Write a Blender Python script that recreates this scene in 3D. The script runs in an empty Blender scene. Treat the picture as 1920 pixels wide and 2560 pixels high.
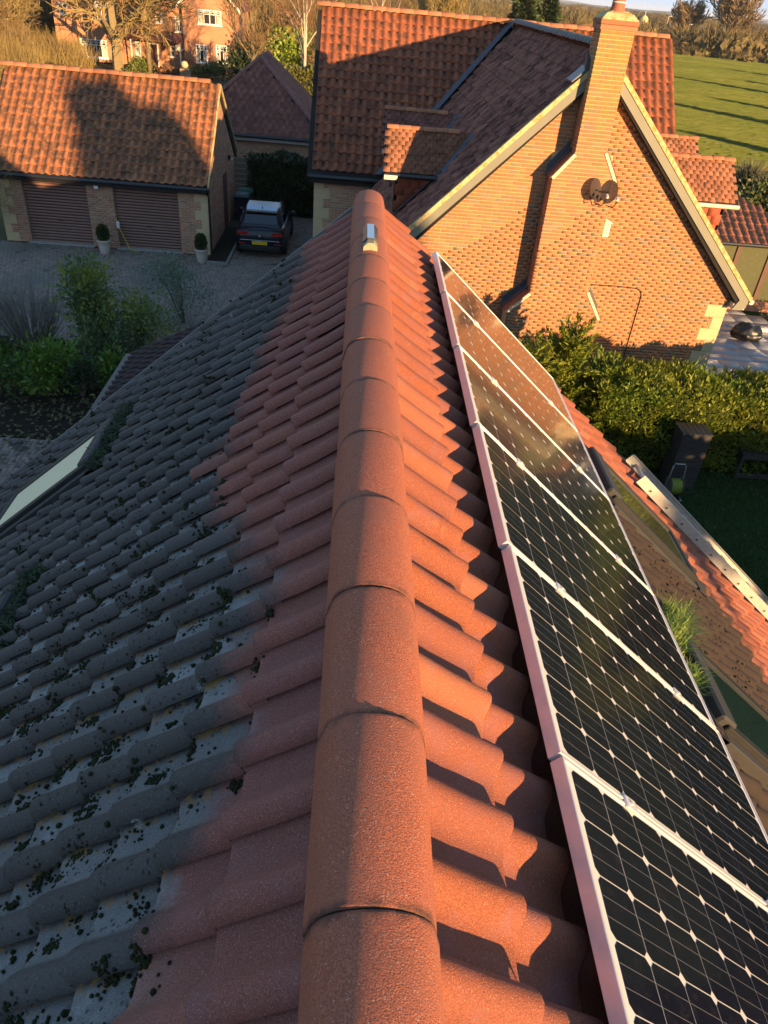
import bpy, bmesh, math, random
import numpy as np
from mathutils import Vector, Matrix
random.seed(7); rng = np.random.default_rng(7)
C = bpy.context.scene.collection
scene = bpy.context.scene
H = 8.4                                   # camera height above the driveway
# ---------------------------------------------------------------- camera
cam_d = bpy.data.cameras.new('camera'); cam = bpy.data.objects.new('camera', cam_d); C.objects.link(cam)
cam_d.sensor_fit = 'VERTICAL'; cam_d.sensor_height = 36.0; cam_d.lens = 36.0*1842/2560
cam_d.clip_start = 0.02; cam_d.clip_end = 12000
def _camrot():
    f = 1842.0
    def nv(v): return v/np.linalg.norm(v)
    down = nv(np.array([708-960, 3850-1280, f])); r = nv(np.array([920-960, -45-1280, f])); r = nv(r-down*r.dot(down))
    up = -down; X = nv(np.cross(r, up))
    return np.array([X, r, up])
_R = _camrot()
cam.matrix_world = Matrix(((_R[0,0], -_R[0,1], -_R[0,2], 0), (_R[1,0], -_R[1,1], -_R[1,2], 0), (_R[2,0], -_R[2,1], -_R[2,2], H), (0,0,0,1)))
scene.camera = cam
# ---------------------------------------------------------------- sky, sun, exposure
SUN_EL, SUN_AZ = math.radians(8.2), math.radians(32)       # azimuth measured from -Y towards +X
to_sun = Vector((math.sin(SUN_AZ)*math.cos(SUN_EL), -math.cos(SUN_AZ)*math.cos(SUN_EL), math.sin(SUN_EL)))
world = bpy.data.worlds.new('World'); scene.world = world; world.use_nodes = True
wt = world.node_tree; bg = wt.nodes['Background']
sky = wt.nodes.new('ShaderNodeTexSky'); sky.sky_type = 'NISHITA'; sky.sun_disc = False
sky.sun_elevation = SUN_EL; sky.sun_rotation = math.pi-SUN_AZ
sky.air_density = 0.9; sky.dust_density = 0.0; sky.ozone_density = 1.8; sky.altitude = 0
smin = wt.nodes.new('ShaderNodeVectorMath'); smin.operation = 'MINIMUM'      # keep the bright winter horizon from burning out
smin.inputs[1].default_value = (1.4, 1.78, 2.3); wt.links.new(sky.outputs[0], smin.inputs[0]); wt.links.new(smin.outputs[0], bg.inputs[0]); bg.inputs[1].default_value = 0.15
sun_d = bpy.data.lights.new('sun', 'SUN'); sun = bpy.data.objects.new('sun', sun_d); C.objects.link(sun)
sun_d.energy = 4.7; sun_d.angle = math.radians(0.5); sun_d.color = (1.0, 0.62, 0.29)
sun.rotation_euler = to_sun.to_track_quat('Z', 'Y').to_euler(); sun.location = (30, -40, 30)
vs = scene.view_settings; vs.view_transform = 'Standard'; vs.look = 'None'; vs.gamma = 1; vs.use_curve_mapping = False
vs.exposure = 1.62
try:
    scene.cycles.max_bounces = 4; scene.cycles.diffuse_bounces = 2; scene.cycles.glossy_bounces = 2; scene.cycles.transparent_max_bounces = 4
except Exception: pass
# ---------------------------------------------------------------- helpers: materials
class Nt:
    def __init__(s, name, rough=.8, spec=.3):
        s.m = bpy.data.materials.new(name); s.m.use_nodes = True; s.t = s.m.node_tree
        s.b = s.t.nodes['Principled BSDF']; s.b.inputs['Roughness'].default_value = rough
        s.b.inputs['Specular IOR Level'].default_value = spec; s._pos = None; s._rnd = None
    def put(s, sock, v):
        if isinstance(v, bpy.types.NodeSocket): s.t.links.new(v, sock)
        else:
            if hasattr(sock.default_value, '__len__') and not isinstance(v, (int, float)):
                v = tuple(v); n = len(sock.default_value); v = v+(1,)*(n-len(v))
            sock.default_value = v
    def node(s, t, **k):
        n = s.t.nodes.new('ShaderNode'+t)
        for a, b in k.items(): setattr(n, a, b)
        return n
    @property
    def pos(s):
        if s._pos is None: s._pos = s.node('NewGeometry').outputs['Position']
        return s._pos
    def obj(s): return s.node('TexCoord').outputs['Object']
    def uv(s): return s.node('TexCoord').outputs['UV']
    def xyz(s, v):
        n = s.node('SeparateXYZ'); s.put(n.inputs[0], v); return n.outputs
    def vec(s, x, y, z):
        n = s.node('CombineXYZ'); [s.put(n.inputs[i], v) for i, v in enumerate((x, y, z))]; return n.outputs[0]
    def scalev(s, v, sc):
        n = s.node('VectorMath', operation='MULTIPLY'); s.put(n.inputs[0], v); s.put(n.inputs[1], sc); return n.outputs[0]
    def noise(s, scale, detail=3, rough=.55, vec=None, dist=0):
        n = s.node('TexNoise'); s.put(n.inputs['Vector'], vec if vec is not None else s.pos)
        n.inputs['Scale'].default_value = scale; n.inputs['Detail'].default_value = detail
        n.inputs['Roughness'].default_value = rough; n.inputs['Distortion'].default_value = dist
        return n.outputs[0]
    def vor(s, scale, vec=None, feature='F1', out=0):
        n = s.node('TexVoronoi', feature=feature); s.put(n.inputs['Vector'], vec if vec is not None else s.pos)
        n.inputs['Scale'].default_value = scale; return n.outputs[out]
    def mth(s, op, a, b=0.0, c=None, clamp=False):
        n = s.node('Math', operation=op, use_clamp=clamp); s.put(n.inputs[0], a); s.put(n.inputs[1], b)
        if c is not None: s.put(n.inputs[2], c)
        return n.outputs[0]
    def step(s, v, lo, hi):
        n = s.node('MapRange', interpolation_type='SMOOTHSTEP'); s.put(n.inputs[0], v); s.put(n.inputs[1], lo); s.put(n.inputs[2], hi)
        return n.outputs[0]
    def ramp(s, f, stops, interp='LINEAR'):
        n = s.node('ValToRGB'); cr = n.color_ramp; cr.interpolation = interp
        while len(cr.elements) < len(stops): cr.elements.new(0.5)
        for e, (p, c) in zip(cr.elements, stops):
            e.position = p; e.color = tuple(c)+(1,) if hasattr(c, '__len__') else (c, c, c, 1)
        s.put(n.inputs[0], f); return n.outputs[0]
    def mix(s, f, a, b, mode='MIX'):
        n = s.node('Mix', data_type='RGBA', blend_type=mode); s.put(n.inputs[0], f); s.put(n.inputs[6], a); s.put(n.inputs[7], b)
        return n.outputs[2]
    @property
    def rnd(s):
        if s._rnd is None:
            a = s.node('ObjectInfo').outputs['Random']; b = s.node('NewGeometry').outputs['Random Per Island']
            s._rnd = s.mth('FRACT', s.mth('ADD', a, b))
        return s._rnd
    def rnd2(s, k): return s.mth('FRACT', s.mth('MULTIPLY', s.rnd, k))
    def curve(s, v, pts):
        n = s.node('FloatCurve'); cu = n.mapping.curves[0]
        while len(cu.points) < len(pts): cu.points.new(0.5, 0.5)
        for p, (x, y) in zip(cu.points, pts): p.location = (x, y); p.handle_type = 'AUTO'
        n.mapping.update(); s.put(n.inputs['Value'], v); return n.outputs[0]
    def bump(s, h, strength=.5, dist=.01):
        n = s.node('Bump'); n.inputs['Strength'].default_value = strength; n.inputs['Distance'].default_value = dist
        s.put(n.inputs['Height'], h); s.put(s.b.inputs['Normal'], n.outputs[0]); return s
    def col(s, c): s.put(s.b.inputs['Base Color'], c); return s
    def set(s, **k):
        for a, v in k.items(): s.put(s.b.inputs[a.replace('_', ' ')], v)
        return s
def flat(name, c, rough=.6, metal=0, spec=.4, var=.25, scale=8):
    n = Nt(name, rough, spec); f = n.noise(scale, 4)
    a = [x*(1-var) for x in c]; b = [min(1, x*(1+var)) for x in c]
    n.col(n.mix(f, a, b)); n.b.inputs['Metallic'].default_value = metal
    return n.m
# ---------------------------------------------------------------- helpers: meshes
def mesh_np(name, V, F, uvs=None, smooth=False):
    """V (n,3) array, F list/array of faces (quads or tris)."""
    me = bpy.data.meshes.new(name)
    V = np.asarray(V, dtype=np.float32)
    if isinstance(F, np.ndarray):
        nf, k = F.shape; loops = F.ravel(); tot = np.full(nf, k); 
    else:
        tot = np.array([len(f) for f in F]); loops = np.array([i for f in F for i in f]); nf = len(F)
    start = np.concatenate(([0], np.cumsum(tot)[:-1]))
    me.vertices.add(len(V)); me.vertices.foreach_set('co', V.ravel())
    me.loops.add(len(loops)); me.loops.foreach_set('vertex_index', loops.astype(np.int32))
    me.polygons.add(nf); me.polygons.foreach_set('loop_start', start.astype(np.int32)); me.polygons.foreach_set('loop_total', tot.astype(np.int32))
    if smooth: me.polygons.foreach_set('use_smooth', np.ones(nf, dtype=bool))
    if uvs is not None:
        l = me.uv_layers.new(name='UVMap'); l.data.foreach_set('uv', np.asarray(uvs, dtype=np.float32)[loops].ravel())
    me.update(calc_edges=True); me.validate()
    return me
def ob(name, me, m=None, parent=None):
    o = bpy.data.objects.new(name, me); C.objects.link(o)
    if me is not None and m is not None and not me.materials: me.materials.append(m)
    if parent is not None: o.parent = parent
    return o
def tag(o, label=None, cat=None, group=None, kind=None):
    if label: o['label'] = label
    if cat: o['category'] = cat
    if group: o['group'] = group
    if kind: o['kind'] = kind
    return o
def thing(name, label, cat, loc=(0, 0, 0), rz=0, group=None):
    o = bpy.data.objects.new(name, None); C.objects.link(o); o.location = loc; o.rotation_euler = (0, 0, rz); o.empty_display_size = .2
    return tag(o, label, cat, group)
def copy_tree(o, parent=None):
    c = o.copy(); C.objects.link(c); c.parent = parent
    for ch in list(o.children): copy_tree(ch, c)
    return c
class MB:
    def __init__(s): s.v = []; s.f = []; s.sm = False
    def quad(s, *p):
        i = len(s.v); s.v += [tuple(q) for q in p]; s.f.append(tuple(range(i, i+len(p)))); return s
    def box(s, x0, x1, y0, y1, z0, z1, M=None, bev=0):
        if bev:
            return s.bbox(x0, x1, y0, y1, z0, z1, bev, M)
        P = [(x, y, z) for z in (z0, z1) for x, y in ((x0, y0), (x1, y0), (x1, y1), (x0, y1))]
        if M is not None: P = [tuple(M @ Vector(p)) for p in P]
        i = len(s.v); s.v += P
        for q in ((0, 3, 2, 1), (4, 5, 6, 7), (0, 1, 5, 4), (1, 2, 6, 5), (2, 3, 7, 6), (3, 0, 4, 7)): s.f.append(tuple(i+k for k in q))
        return s
    def bbox(s, x0, x1, y0, y1, z0, z1, b, M=None):
        bm = bmesh.new(); bmesh.ops.create_cube(bm, size=1)
        for v in bm.verts: v.co = Vector(((x0+x1)/2+v.co.x*(x1-x0), (y0+y1)/2+v.co.y*(y1-y0), (z0+z1)/2+v.co.z*(z1-z0)))
        bmesh.ops.bevel(bm, geom=bm.edges[:], offset=b, segments=1, affect='EDGES', profile=.5)
        s.bm(bm, M); bm.free(); return s
    def bm(s, bm, M=None):
        i = len(s.v); bm.verts.index_update()
        s.v += [tuple((M @ v.co) if M is not None else v.co) for v in bm.verts]
        s.f += [tuple(i+v.index for v in f.verts) for f in bm.faces]; return s
    def prism(s, poly, d, M=None):
        """poly: list of 3D points (planar), d: offset vector"""
        n = len(poly); d = Vector(d); a = [Vector(p) for p in poly]; b = [p+d for p in a]
        P = a+b
        if M is not None: P = [M @ p for p in P]
        i = len(s.v); s.v += [tuple(p) for p in P]
        s.f.append(tuple(i+k for k in range(n))[::-1]); s.f.append(tuple(i+n+k for k in range(n)))
        for k in range(n): j = (k+1) % n; s.f.append((i+k, i+j, i+n+j, i+n+k))
        return s
    def tube(s, pts, r, n=6, cap=True):
        pts = [Vector(p) for p in pts]; rs = r if hasattr(r, '__len__') else [r]*len(pts)
        i0 = len(s.v); up = Vector((0, 0, 1))
        for k, p in enumerate(pts):
            d = (pts[min(k+1, len(pts)-1)]-pts[max(k-1, 0)])
            if d.length < 1e-9: d = Vector((0, 0, 1))
            d.normalize(); a = d.cross(up if abs(d.z) < .95 else Vector((1, 0, 0))).normalized(); b = d.cross(a)
            for j in range(n):
                t = 2*math.pi*j/n; q = p+(a*math.cos(t)+b*math.sin(t))*rs[k]; s.v.append(tuple(q))
        for k in range(len(pts)-1):
            for j in range(n):
                j2 = (j+1) % n; s.f.append((i0+k*n+j, i0+(k+1)*n+j, i0+(k+1)*n+j2, i0+k*n+j2))
        if cap:
            s.f.append(tuple(i0+j for j in range(n))); s.f.append(tuple(i0+(len(pts)-1)*n+j for j in range(n))[::-1])
        return s
    def lathe(s, prof, n=16, c=(0, 0, 0), M=None):
        i0 = len(s.v)
        for r, z in prof:
            for j in range(n):
                t = 2*math.pi*j/n; q = Vector((c[0]+r*math.cos(t), c[1]+r*math.sin(t), c[2]+z))
                s.v.append(tuple(M @ q if M is not None else q))
        for k in range(len(prof)-1):
            for j in range(n):
                j2 = (j+1) % n; s.f.append((i0+k*n+j, i0+k*n+j2, i0+(k+1)*n+j2, i0+(k+1)*n+j))
        s.f.append(tuple(i0+j for j in range(n))[::-1]); s.f.append(tuple(i0+(len(prof)-1)*n+j for j in range(n)))
        return s
    def mesh(s, name): 
        me = bpy.data.meshes.new(name); me.from_pydata(s.v, [], s.f); me.update()
        if s.sm: me.polygons.foreach_set('use_smooth', np.ones(len(me.polygons), dtype=bool))
        return me
    def smooth(s): s.sm = True; return s
    def build(s, name, m, parent=None, fix=True):
        me = s.mesh(name)
        if fix:
            bm = bmesh.new(); bm.from_mesh(me); bmesh.ops.recalc_face_normals(bm, faces=bm.faces[:]); bm.to_mesh(me); bm.free()
        return ob(name, me, m, parent)
def frame_matrix(o, x, y, z):
    x, y, z, o = Vector(x), Vector(y), Vector(z), Vector(o)
    return Matrix(((x.x, y.x, z.x, o.x), (x.y, y.y, z.y, o.y), (x.z, y.z, z.z, o.z), (0, 0, 0, 1)))
def join_np(V, F, mats, uvs=None):
    """many transformed copies of (V, F) as one vertex/face array"""
    V = np.asarray(V); F = np.asarray(F); n = len(V)
    A = np.array([[list(r) for r in m] for m in mats])
    W = np.einsum('kij,nj->kni', A[:, :3, :3], V)+A[:, None, :3, 3]
    FF = (F[None]+(np.arange(len(mats))*n)[:, None, None]).reshape(-1, F.shape[1])
    return W.reshape(-1, 3), FF, (np.tile(uvs, (len(mats), 1)) if uvs is not None else None)
_RT = _R.T
def in_view(p, m=1.0):
    v = _RT @ (np.array(p, float)-np.array([0, 0, H]))
    if v[2] <= .1: return False
    x = 1842*v[0]/v[2]; y = 1842*v[1]/v[2]
    return abs(x) < 960*m+30 and abs(y) < 1280*m+30
def scatter_parts(name, stuff_name, V, F, mats, m, parent, uvs=None, limit=300, smooth=True, size=1.0, ok=None):
    """the `limit` pieces that show largest become parts of their own (shared mesh); the rest one joined part"""
    me = mesh_np(name, V, F, uvs, smooth); me.materials.append(m)
    def key(M):
        p = M.translation; vis = in_view(p) and (ok is None or ok(p))
        d = (p-Vector((0, 0, H))).length; return (0 if vis else 1, d)
    order = sorted(mats, key=key)
    near = order[:limit]; rest = order[limit:]
    for M in near:
        o = bpy.data.objects.new(name, me); C.objects.link(o); o.parent = parent
        o.matrix_world = M if parent is None else M
        o.matrix_basis = M
    if rest:
        W, FF, U = join_np(V, F, rest, uvs); mm = mesh_np(stuff_name, W, FF, U, smooth); mm.materials.append(m)
        tag(ob(stuff_name, mm, None, parent), kind='stuff')
    return near
# ================================================================ OUR ROOF
RX, RA = 0.108, H-1.386                      # ridge line x, height where the planes of the roll tops meet
TH = math.radians(40.6); CT, ST = math.cos(TH), math.sin(TH)
YV = 6.66                                    # far verge
def roofpt(side, s, y, n=0.0):
    """side +1 right slope, -1 left slope; s metres down the slope, n metres off the roll tops"""
    return Vector((RX+side*(s*CT+n*ST), y, RA-s*ST+n*CT))
def slope_frame(side, s, y, n=0.0):
    return frame_matrix(roofpt(side, s, y, n), (0, -side, 0), (side*CT, 0, -ST), (side*ST, 0, CT))
# materials -------------------------------------------------------
def mat_own_tile():
    n = Nt('concrete_tile', .75, .35)
    p = n.xyz(n.pos); X, Y = p[0], p[1]
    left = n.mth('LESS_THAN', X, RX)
    u = n.xyz(n.uv()); U, V = u[0], u[1]
    fine = n.step(n.noise(260, 1, .8), .25, .75); mid = n.noise(9, 3, .6)
    speck = n.step(n.vor(150), .24, .10); speck = n.mth('MULTIPLY', speck, n.step(fine, .30, .55))
    red = n.mix(n.mth('MULTIPLY', fine, .75), (.16, .046, .026), (.37, .112, .043))
    red = n.mix(n.step(mid, .45, .75), red, (.23, .085, .07))
    red = n.mix(n.mth('MULTIPLY', n.step(n.rnd2(7.3), .4, 1), .45), red, (.19, .066, .05))
    red = n.mix(n.mth('MULTIPLY', n.step(n.rnd2(17.7), .6, 1), .35), red, (.38, .15, .08))
    red = n.mix(n.mth('MULTIPLY', speck, .55), red, (.52, .33, .23))
    red = n.mix(n.mth('MULTIPLY', left, .55), red, n.mix(fine, (.15, .060, .055), (.33, .135, .115)))   # pinker, duller red painted over the left slope for its shade
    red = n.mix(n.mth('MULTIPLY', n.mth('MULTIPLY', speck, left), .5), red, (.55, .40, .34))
    # grey weathered zone of the left slope
    s = n.mth('MULTIPLY', n.mth('SUBTRACT', RX, X), 1/CT)
    yb = n.curve(n.mth('MULTIPLY', Y, 1/7.0), [(0, .57), (.09, .55), (.185, .50), (.27, .46), (.36, .70), (.45, .90), (.55, .90), (.69, .78), (.79, .70), (1, .60)])
    g = n.mth('SUBTRACT', s, n.mth('ADD', yb, n.mth('MULTIPLY', n.mth('SUBTRACT', n.noise(5.5, 4, .65), .5), .34)))
    g = n.mth('ADD', g, n.mth('MULTIPLY', n.mth('SUBTRACT', n.rnd2(3.7), .5), .16))
    g = n.mth('ADD', g, n.mth('MULTIPLY', n.mth('SUBTRACT', n.noise(32, 3, .75), .5), .14))
    grey = n.mth('MULTIPLY', n.step(g, -.09, .13), left)
    keep = n.mth('GREATER_THAN', n.rnd2(11.9), .994)            # a few red tiles further down
    grey = n.mth('MULTIPLY', grey, n.mth('SUBTRACT', 1, n.mth('MULTIPLY', keep, .7)))
    gc = n.mix(fine, (.030, .026, .024), (.082, .071, .065))
    gc = n.mix(n.step(mid, .35, .7), gc, (.060, .049, .043))
    gc = n.mix(n.mth('MULTIPLY', n.step(n.rnd2(5.1), .6, 1), .4), gc, (.105, .10, .10))
    # pale sky sheen painted into the pans, with ochre algae (low on each tile)
    pan = n.mth('MULTIPLY', n.step(U, .40, .55), n.step(U, 1.02, .88)); low = n.step(V, .30, .72)
    pan_sheen = n.mth('MULTIPLY', n.mth('MULTIPLY', pan, low), n.step(n.noise(5.5, 3, .65), .38, .62))
    pan_sheen = n.mth('MULTIPLY', pan_sheen, n.step(n.rnd2(2.3), .15, .8))
    gc = n.mix(n.mth('MULTIPLY', n.mth('MULTIPLY', pan, n.step(V, .0, .45)), .85), gc, n.mix(fine, (.10, .097, .092), (.215, .21, .20)))
    gc = n.mix(n.mth('MULTIPLY', n.mth('MULTIPLY', pan_sheen, n.step(fine, -.4, .7)), .75), gc, (.33, .34, .335))
    gc = n.mix(n.mth('MULTIPLY', speck, .5), gc, (.36, .36, .35))
    dots = n.mth('MULTIPLY', n.step(n.vor(42), .30, .20), n.step(n.noise(7, 2), .42, .58)); gc = n.mix(n.mth('MULTIPLY', dots, .85), gc, (.012, .013, .010))
    och = n.mth('MULTIPLY', n.mth('MULTIPLY', n.step(U, .84, .92), n.step(n.noise(26, 4, .7), .46, .58)), n.mth('MULTIPLY', low, n.step(Y, 3.0, 1.5)))
    gc = n.mix(n.mth('MULTIPLY', och, .85), gc, (.23, .13, .035))
    lich = n.mth('MULTIPLY', n.step(n.vor(7.5), .16, .10), n.step(n.noise(3.1, 2), .58, .66))
    gc = n.mix(n.mth('MULTIPLY', lich, n.step(fine, .4, .6)), gc, (.33, .36, .33))
    c = n.mix(grey, red, gc)
    # brown dirt washed down between the two right-hand roof windows
    rs = n.mth('MULTIPLY', n.mth('SUBTRACT', X, RX), 1/CT)
    d = n.mth('MULTIPLY', n.step(n.mth('ADD', Y, n.mth('MULTIPLY', mid, .7)), 5.7, 4.9), n.step(n.mth('ADD', rs, n.mth('MULTIPLY', mid, .8)), 5.4, 4.5))
    d = n.mth('MULTIPLY', d, n.mth('MULTIPLY', n.step(rs, 2.3, 2.5), n.step(n.noise(1.7, 3), .12, .36)))
    d = n.mth('MULTIPLY', d, 1.7, clamp=True)
    c = n.mix(n.mth('MULTIPLY', d, .97), c, n.mix(mid, (.013, .010, .008), (.032, .024, .016)))
    c = n.mix(n.mth('MULTIPLY', n.mth('MULTIPLY', n.step(n.noise(6, 4, .7), .62, .70), n.mth('GREATER_THAN', X, RX)), n.mth('SUBTRACT', .45, n.mth('MULTIPLY', d, .45))), c, (.27, .13, .075))
    n.col(c); n.set(Roughness=n.mix(n.mth('MULTIPLY', grey, .8), (.85,)*3, n.mix(pan_sheen, (.62,)*3, (.34,)*3)))
    n.bump(n.noise(230, 2, .8), .9, .003)
    return n.m
M_TILE = mat_own_tile()
def mat_ridge():
    n = Nt('ridge_concrete', .85, .3)
    fine = n.step(n.noise(240, 1, .8), .25, .75); speck = n.step(n.vor(130), .22, .10)
    c = n.mix(fine, (.20, .060, .034), (.50, .155, .076)); c = n.mix(n.step(n.noise(3.5, 4), .4, .75), c, (.32, .11, .064))
    c = n.mix(n.mth('MULTIPLY', speck, n.step(n.noise(50, 2), .45, .6)), c, (.55, .42, .33))
    c = n.mix(n.mth('MULTIPLY', n.step(n.vor(60), .10, .04), .7), c, (.03, .02, .018))
    c = n.mix(n.mth('MULTIPLY', n.rnd, .25), c, (.24, .09, .06))
    oy = n.mth('ABSOLUTE', n.xyz(n.obj())[1]); c = n.mix(n.mth('MULTIPLY', n.step(n.mth('ADD', oy, n.mth('MULTIPLY', n.noise(30, 3), .05)), .222, .255), .8), c, (.045, .03, .022))
    c = n.mix(n.mth('MULTIPLY', n.step(n.noise(1.9, 4, .65), .58, .75), .25), c, (.15, .085, .06))
    n.col(c); n.bump(n.noise(260, 2, .8), .9, .003); return n.m
M_RIDGE = mat_ridge()
M_DECK = flat('roof_underlay', (.012, .011, .01), .9)
M_MORTAR = flat('grey_mortar', (.17, .16, .15), .9, var=.35, scale=14)
# the house itself ------------------------------------------------
house = thing('tiled_house', 'house under our feet with red ridge and mossy grey pantiles', 'house', (0, 0, 0))
house_inv = Matrix.Identity(4)
def hpart(o):                                  # meshes are written in world coordinates
    o.matrix_parent_inverse = house_inv; return o
def box_roof(mb, y0, y1, s1, n):
    a = [roofpt(-1, s1, y0, n), roofpt(-1, 0, y0, n), roofpt(1, 0, y0, n), roofpt(1, s1, y0, n)]
    mb.prism([a[0], a[1], a[1]+Vector((0, 0, -.06)), a[0]+Vector((0, 0, -.06))], (0, y1-y0, 0))
    mb.prism([a[2], a[3], a[3]+Vector((0, 0, -.06)), a[2]+Vector((0, 0, -.06))], (0, y1-y0, 0))
SE = 7.55                                      # eave, metres down the slope
roof = hpart(box_roof.__call__ and (lambda mb: (box_roof(mb, -9, YV-.03, SE, -.105), mb.build('roof', M_DECK, house))[1])(MB()))
M_WALLB = Nt('house_wall_brick', .85, .2)
M_WALLB.col(M_WALLB.mix(M_WALLB.noise(5, 3), (.21, .10, .06), (.33, .17, .10))); M_WALLB = M_WALLB.m
mb = MB(); e = SE*CT-.35; ez = RA-SE*ST-.1
mb.prism([(RX-e, -8.9, 0), (RX+e, -8.9, 0), (RX+e, -8.9, ez), (RX, -8.9, RA-.5), (RX-e, -8.9, ez)], (0, YV-.15+8.9, 0))
hpart(mb.build('wall', M_WALLB, house))
# tiles -----------------------------------------------------------
TW, TG, TL = 0.2056, 0.240, 0.292
prof = [(0, .017), (.015, .031), (.06, .044), (.13, .053), (.21, .056), (.29, .052), (.37, .040), (.45, .024), (.53, .011), (.63, .004), (.8, .001), (1.0, .003), (1.07, .007)]
def pantile(w, L, prof, amp=.05, lift=.028, thick=.019, nose=.010):
    rows = [(0, -lift, 0), (L*.5, -lift*.5, .5), (L-nose, -lift*nose/L, 1-nose/L), (L-nose*.25, -.0018, .995), (L, -.006, 1.0), (L-.002, -thick, 1.0)]
    V, U = [], []
    for (y, dz, v) in rows:
        for (x, h) in prof: V.append((x*w, y, h-amp+dz)); U.append((x, v))
    k = len(prof); F = []
    for r in range(len(rows)-1):
        for j in range(k-1): F.append((r*k+j, r*k+j+1, (r+1)*k+j+1, (r+1)*k+j))
    return np.array(V), np.array(F), np.array(U)
tV, tF, tU = pantile(TW, TL, prof, amp=.056, lift=.041, thick=.024)
tV1 = tV.copy(); tV1[:, 1] = np.where(tV1[:, 1] < .1, tV1[:, 1]-.09, tV1[:, 1])
# openings on the slopes: (side, s0, s1, y0, y1)
WIN = [(1, 2.58, 3.95, 4.64, 5.50), (1, 2.62, 3.99, 2.46, 3.30), (-1, 2.56, 3.92, 4.64, 5.50), (-1, 2.56, 3.92, 2.50, 3.36)]
def covered(side, s, y):
    for (sd, s0, s1, y0, y1) in WIN:
        if sd == side and s0+.02 < s < s1+.06 and y0-.02 < y < y1+.02: return True
    return False
mats, mats_first = [], []
for side in (-1, 1):
    n0 = .478 if side < 0 else .505; e0 = .796 if side < 0 else 1.31
    for k in range(30):
        sn = n0+TG*k
        for j in range(-14, 30):
            ye = e0+TW*j                                # drop edge of the roll
            yc = ye+TW/2 if side < 0 else ye-TW/2
            if yc > YV-.02 or yc < -2.2: continue
            if covered(side, sn-TG*.5, yc): continue
            jit = Matrix.Rotation(random.gauss(0, .006), 4, 'Z') @ Matrix.Rotation(random.gauss(0, .005), 4, 'X')
            M = slope_frame(side, sn-TL+random.gauss(0, .0025), ye, random.gauss(0, .0015)) @ jit
            (mats_first if k == 0 else mats).append(M)
allm = [(M, 0) for M in mats_first]+[(M, 1) for M in mats]
def own_ok(p):                                   # under the panels nothing shows
    return not (.62 < (p.x-RX)/CT < 2.2 and p.x > RX and .2 < p.y < 6.3)
_me1 = None
def place_rel(M): return house_inv @ M
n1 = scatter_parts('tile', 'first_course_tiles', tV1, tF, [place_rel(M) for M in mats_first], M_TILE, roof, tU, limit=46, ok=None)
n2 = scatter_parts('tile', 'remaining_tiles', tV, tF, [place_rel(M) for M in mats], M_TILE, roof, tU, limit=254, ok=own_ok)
for o in roof.children: o.matrix_parent_inverse = Matrix.Identity(4) if False else o.matrix_parent_inverse
# ridge caps ------------------------------------------------------
capn = 14; hw, rise, ct = .121, .100, .016
def cap_mesh(L=.4452):
    out = []
    for i in range(capn+1):
        t = math.pi*i/capn; x = -hw*math.cos(t); z = rise*(math.sin(t)**.85); out.append((x, z))
    out = [(-hw-.012, -.03)]+[(-hw-.006, -.006)]+out[1:-1]+[(hw+.006, -.006), (hw+.012, -.03)]
    V, F, U = [], [], []
    k = len(out)
    for (y, sc) in ((-L/2, .975), (-L/2+.003, .996), (-L/2+.007, 1), (L/2-.007, 1), (L/2-.003, .996), (L/2, .975)):
        for (x, z) in out: V.append((x*(.985+.015*sc), y, (z+.03)*sc-.03))
    nr = 6
    for (y) in (L/2-.001, -L/2+.001):
        for (x, z) in out: V.append((x*.86, y, (z+.03)*.82-.03))
    for r in range(nr-1):
        for j in range(k-1): F.append((r*k+j, r*k+j+1, (r+1)*k+j+1, (r+1)*k+j))
    for j in range(k-1):
        F.append(((nr-1)*k+j, (nr-1)*k+j+1, nr*k+j+1, nr*k+j)); F.append((j+1, j, (nr+1)*k+j, (nr+1)*k+j+1))
        F.append((nr*k+j+1, nr*k+j, (nr+1)*k+j, (nr+1)*k+j+1)[::-1])
    return mesh_np('ridge_tile', np.array(V), np.array(F), None, True)
cap = cap_mesh(); cap.materials.append(M_RIDGE)
ZC = H-1.385-rise
ys = [.681+.4485*i for i in range(-6, 14)]
for y in ys:
    if y+.4485 > YV+.08: continue
    o = bpy.data.objects.new('ridge_tile', cap); C.objects.link(o); o.parent = roof; o.matrix_parent_inverse = house_inv
    o.location = (RX+random.gauss(0, .0015), y+.22425+random.choice([0, 0, 0, -.002, .002]), ZC+random.gauss(0, .002)); o.rotation_euler = (random.gauss(.006, .0015), random.gauss(0, .003), random.gauss(0, .003))
mb = MB(); mb.prism([(RX-.1, -2, ZC-.03), (RX+.1, -2, ZC-.03), (RX+.085, -2, ZC+.035), (RX, -2, ZC+.07), (RX-.085, -2, ZC+.035)], (0, YV+1.9, 0))
o = mb.build('ridge_bedding', M_DECK, roof); o.matrix_parent_inverse = house_inv
# far verge: mortar bedding under the tiles
mb = MB()
for side in (-1, 1):
    p = [roofpt(side, .05, YV-.01, -.05), roofpt(side, 7.4, YV-.01, -.05), roofpt(side, 7.4, YV-.01, -.12), roofpt(side, .05, YV-.01, -.12)]
    mb.prism(p, (0, .03, 0))
o = mb.build('verge_mortar', M_MORTAR, roof); o.matrix_parent_inverse = house_inv
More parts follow.
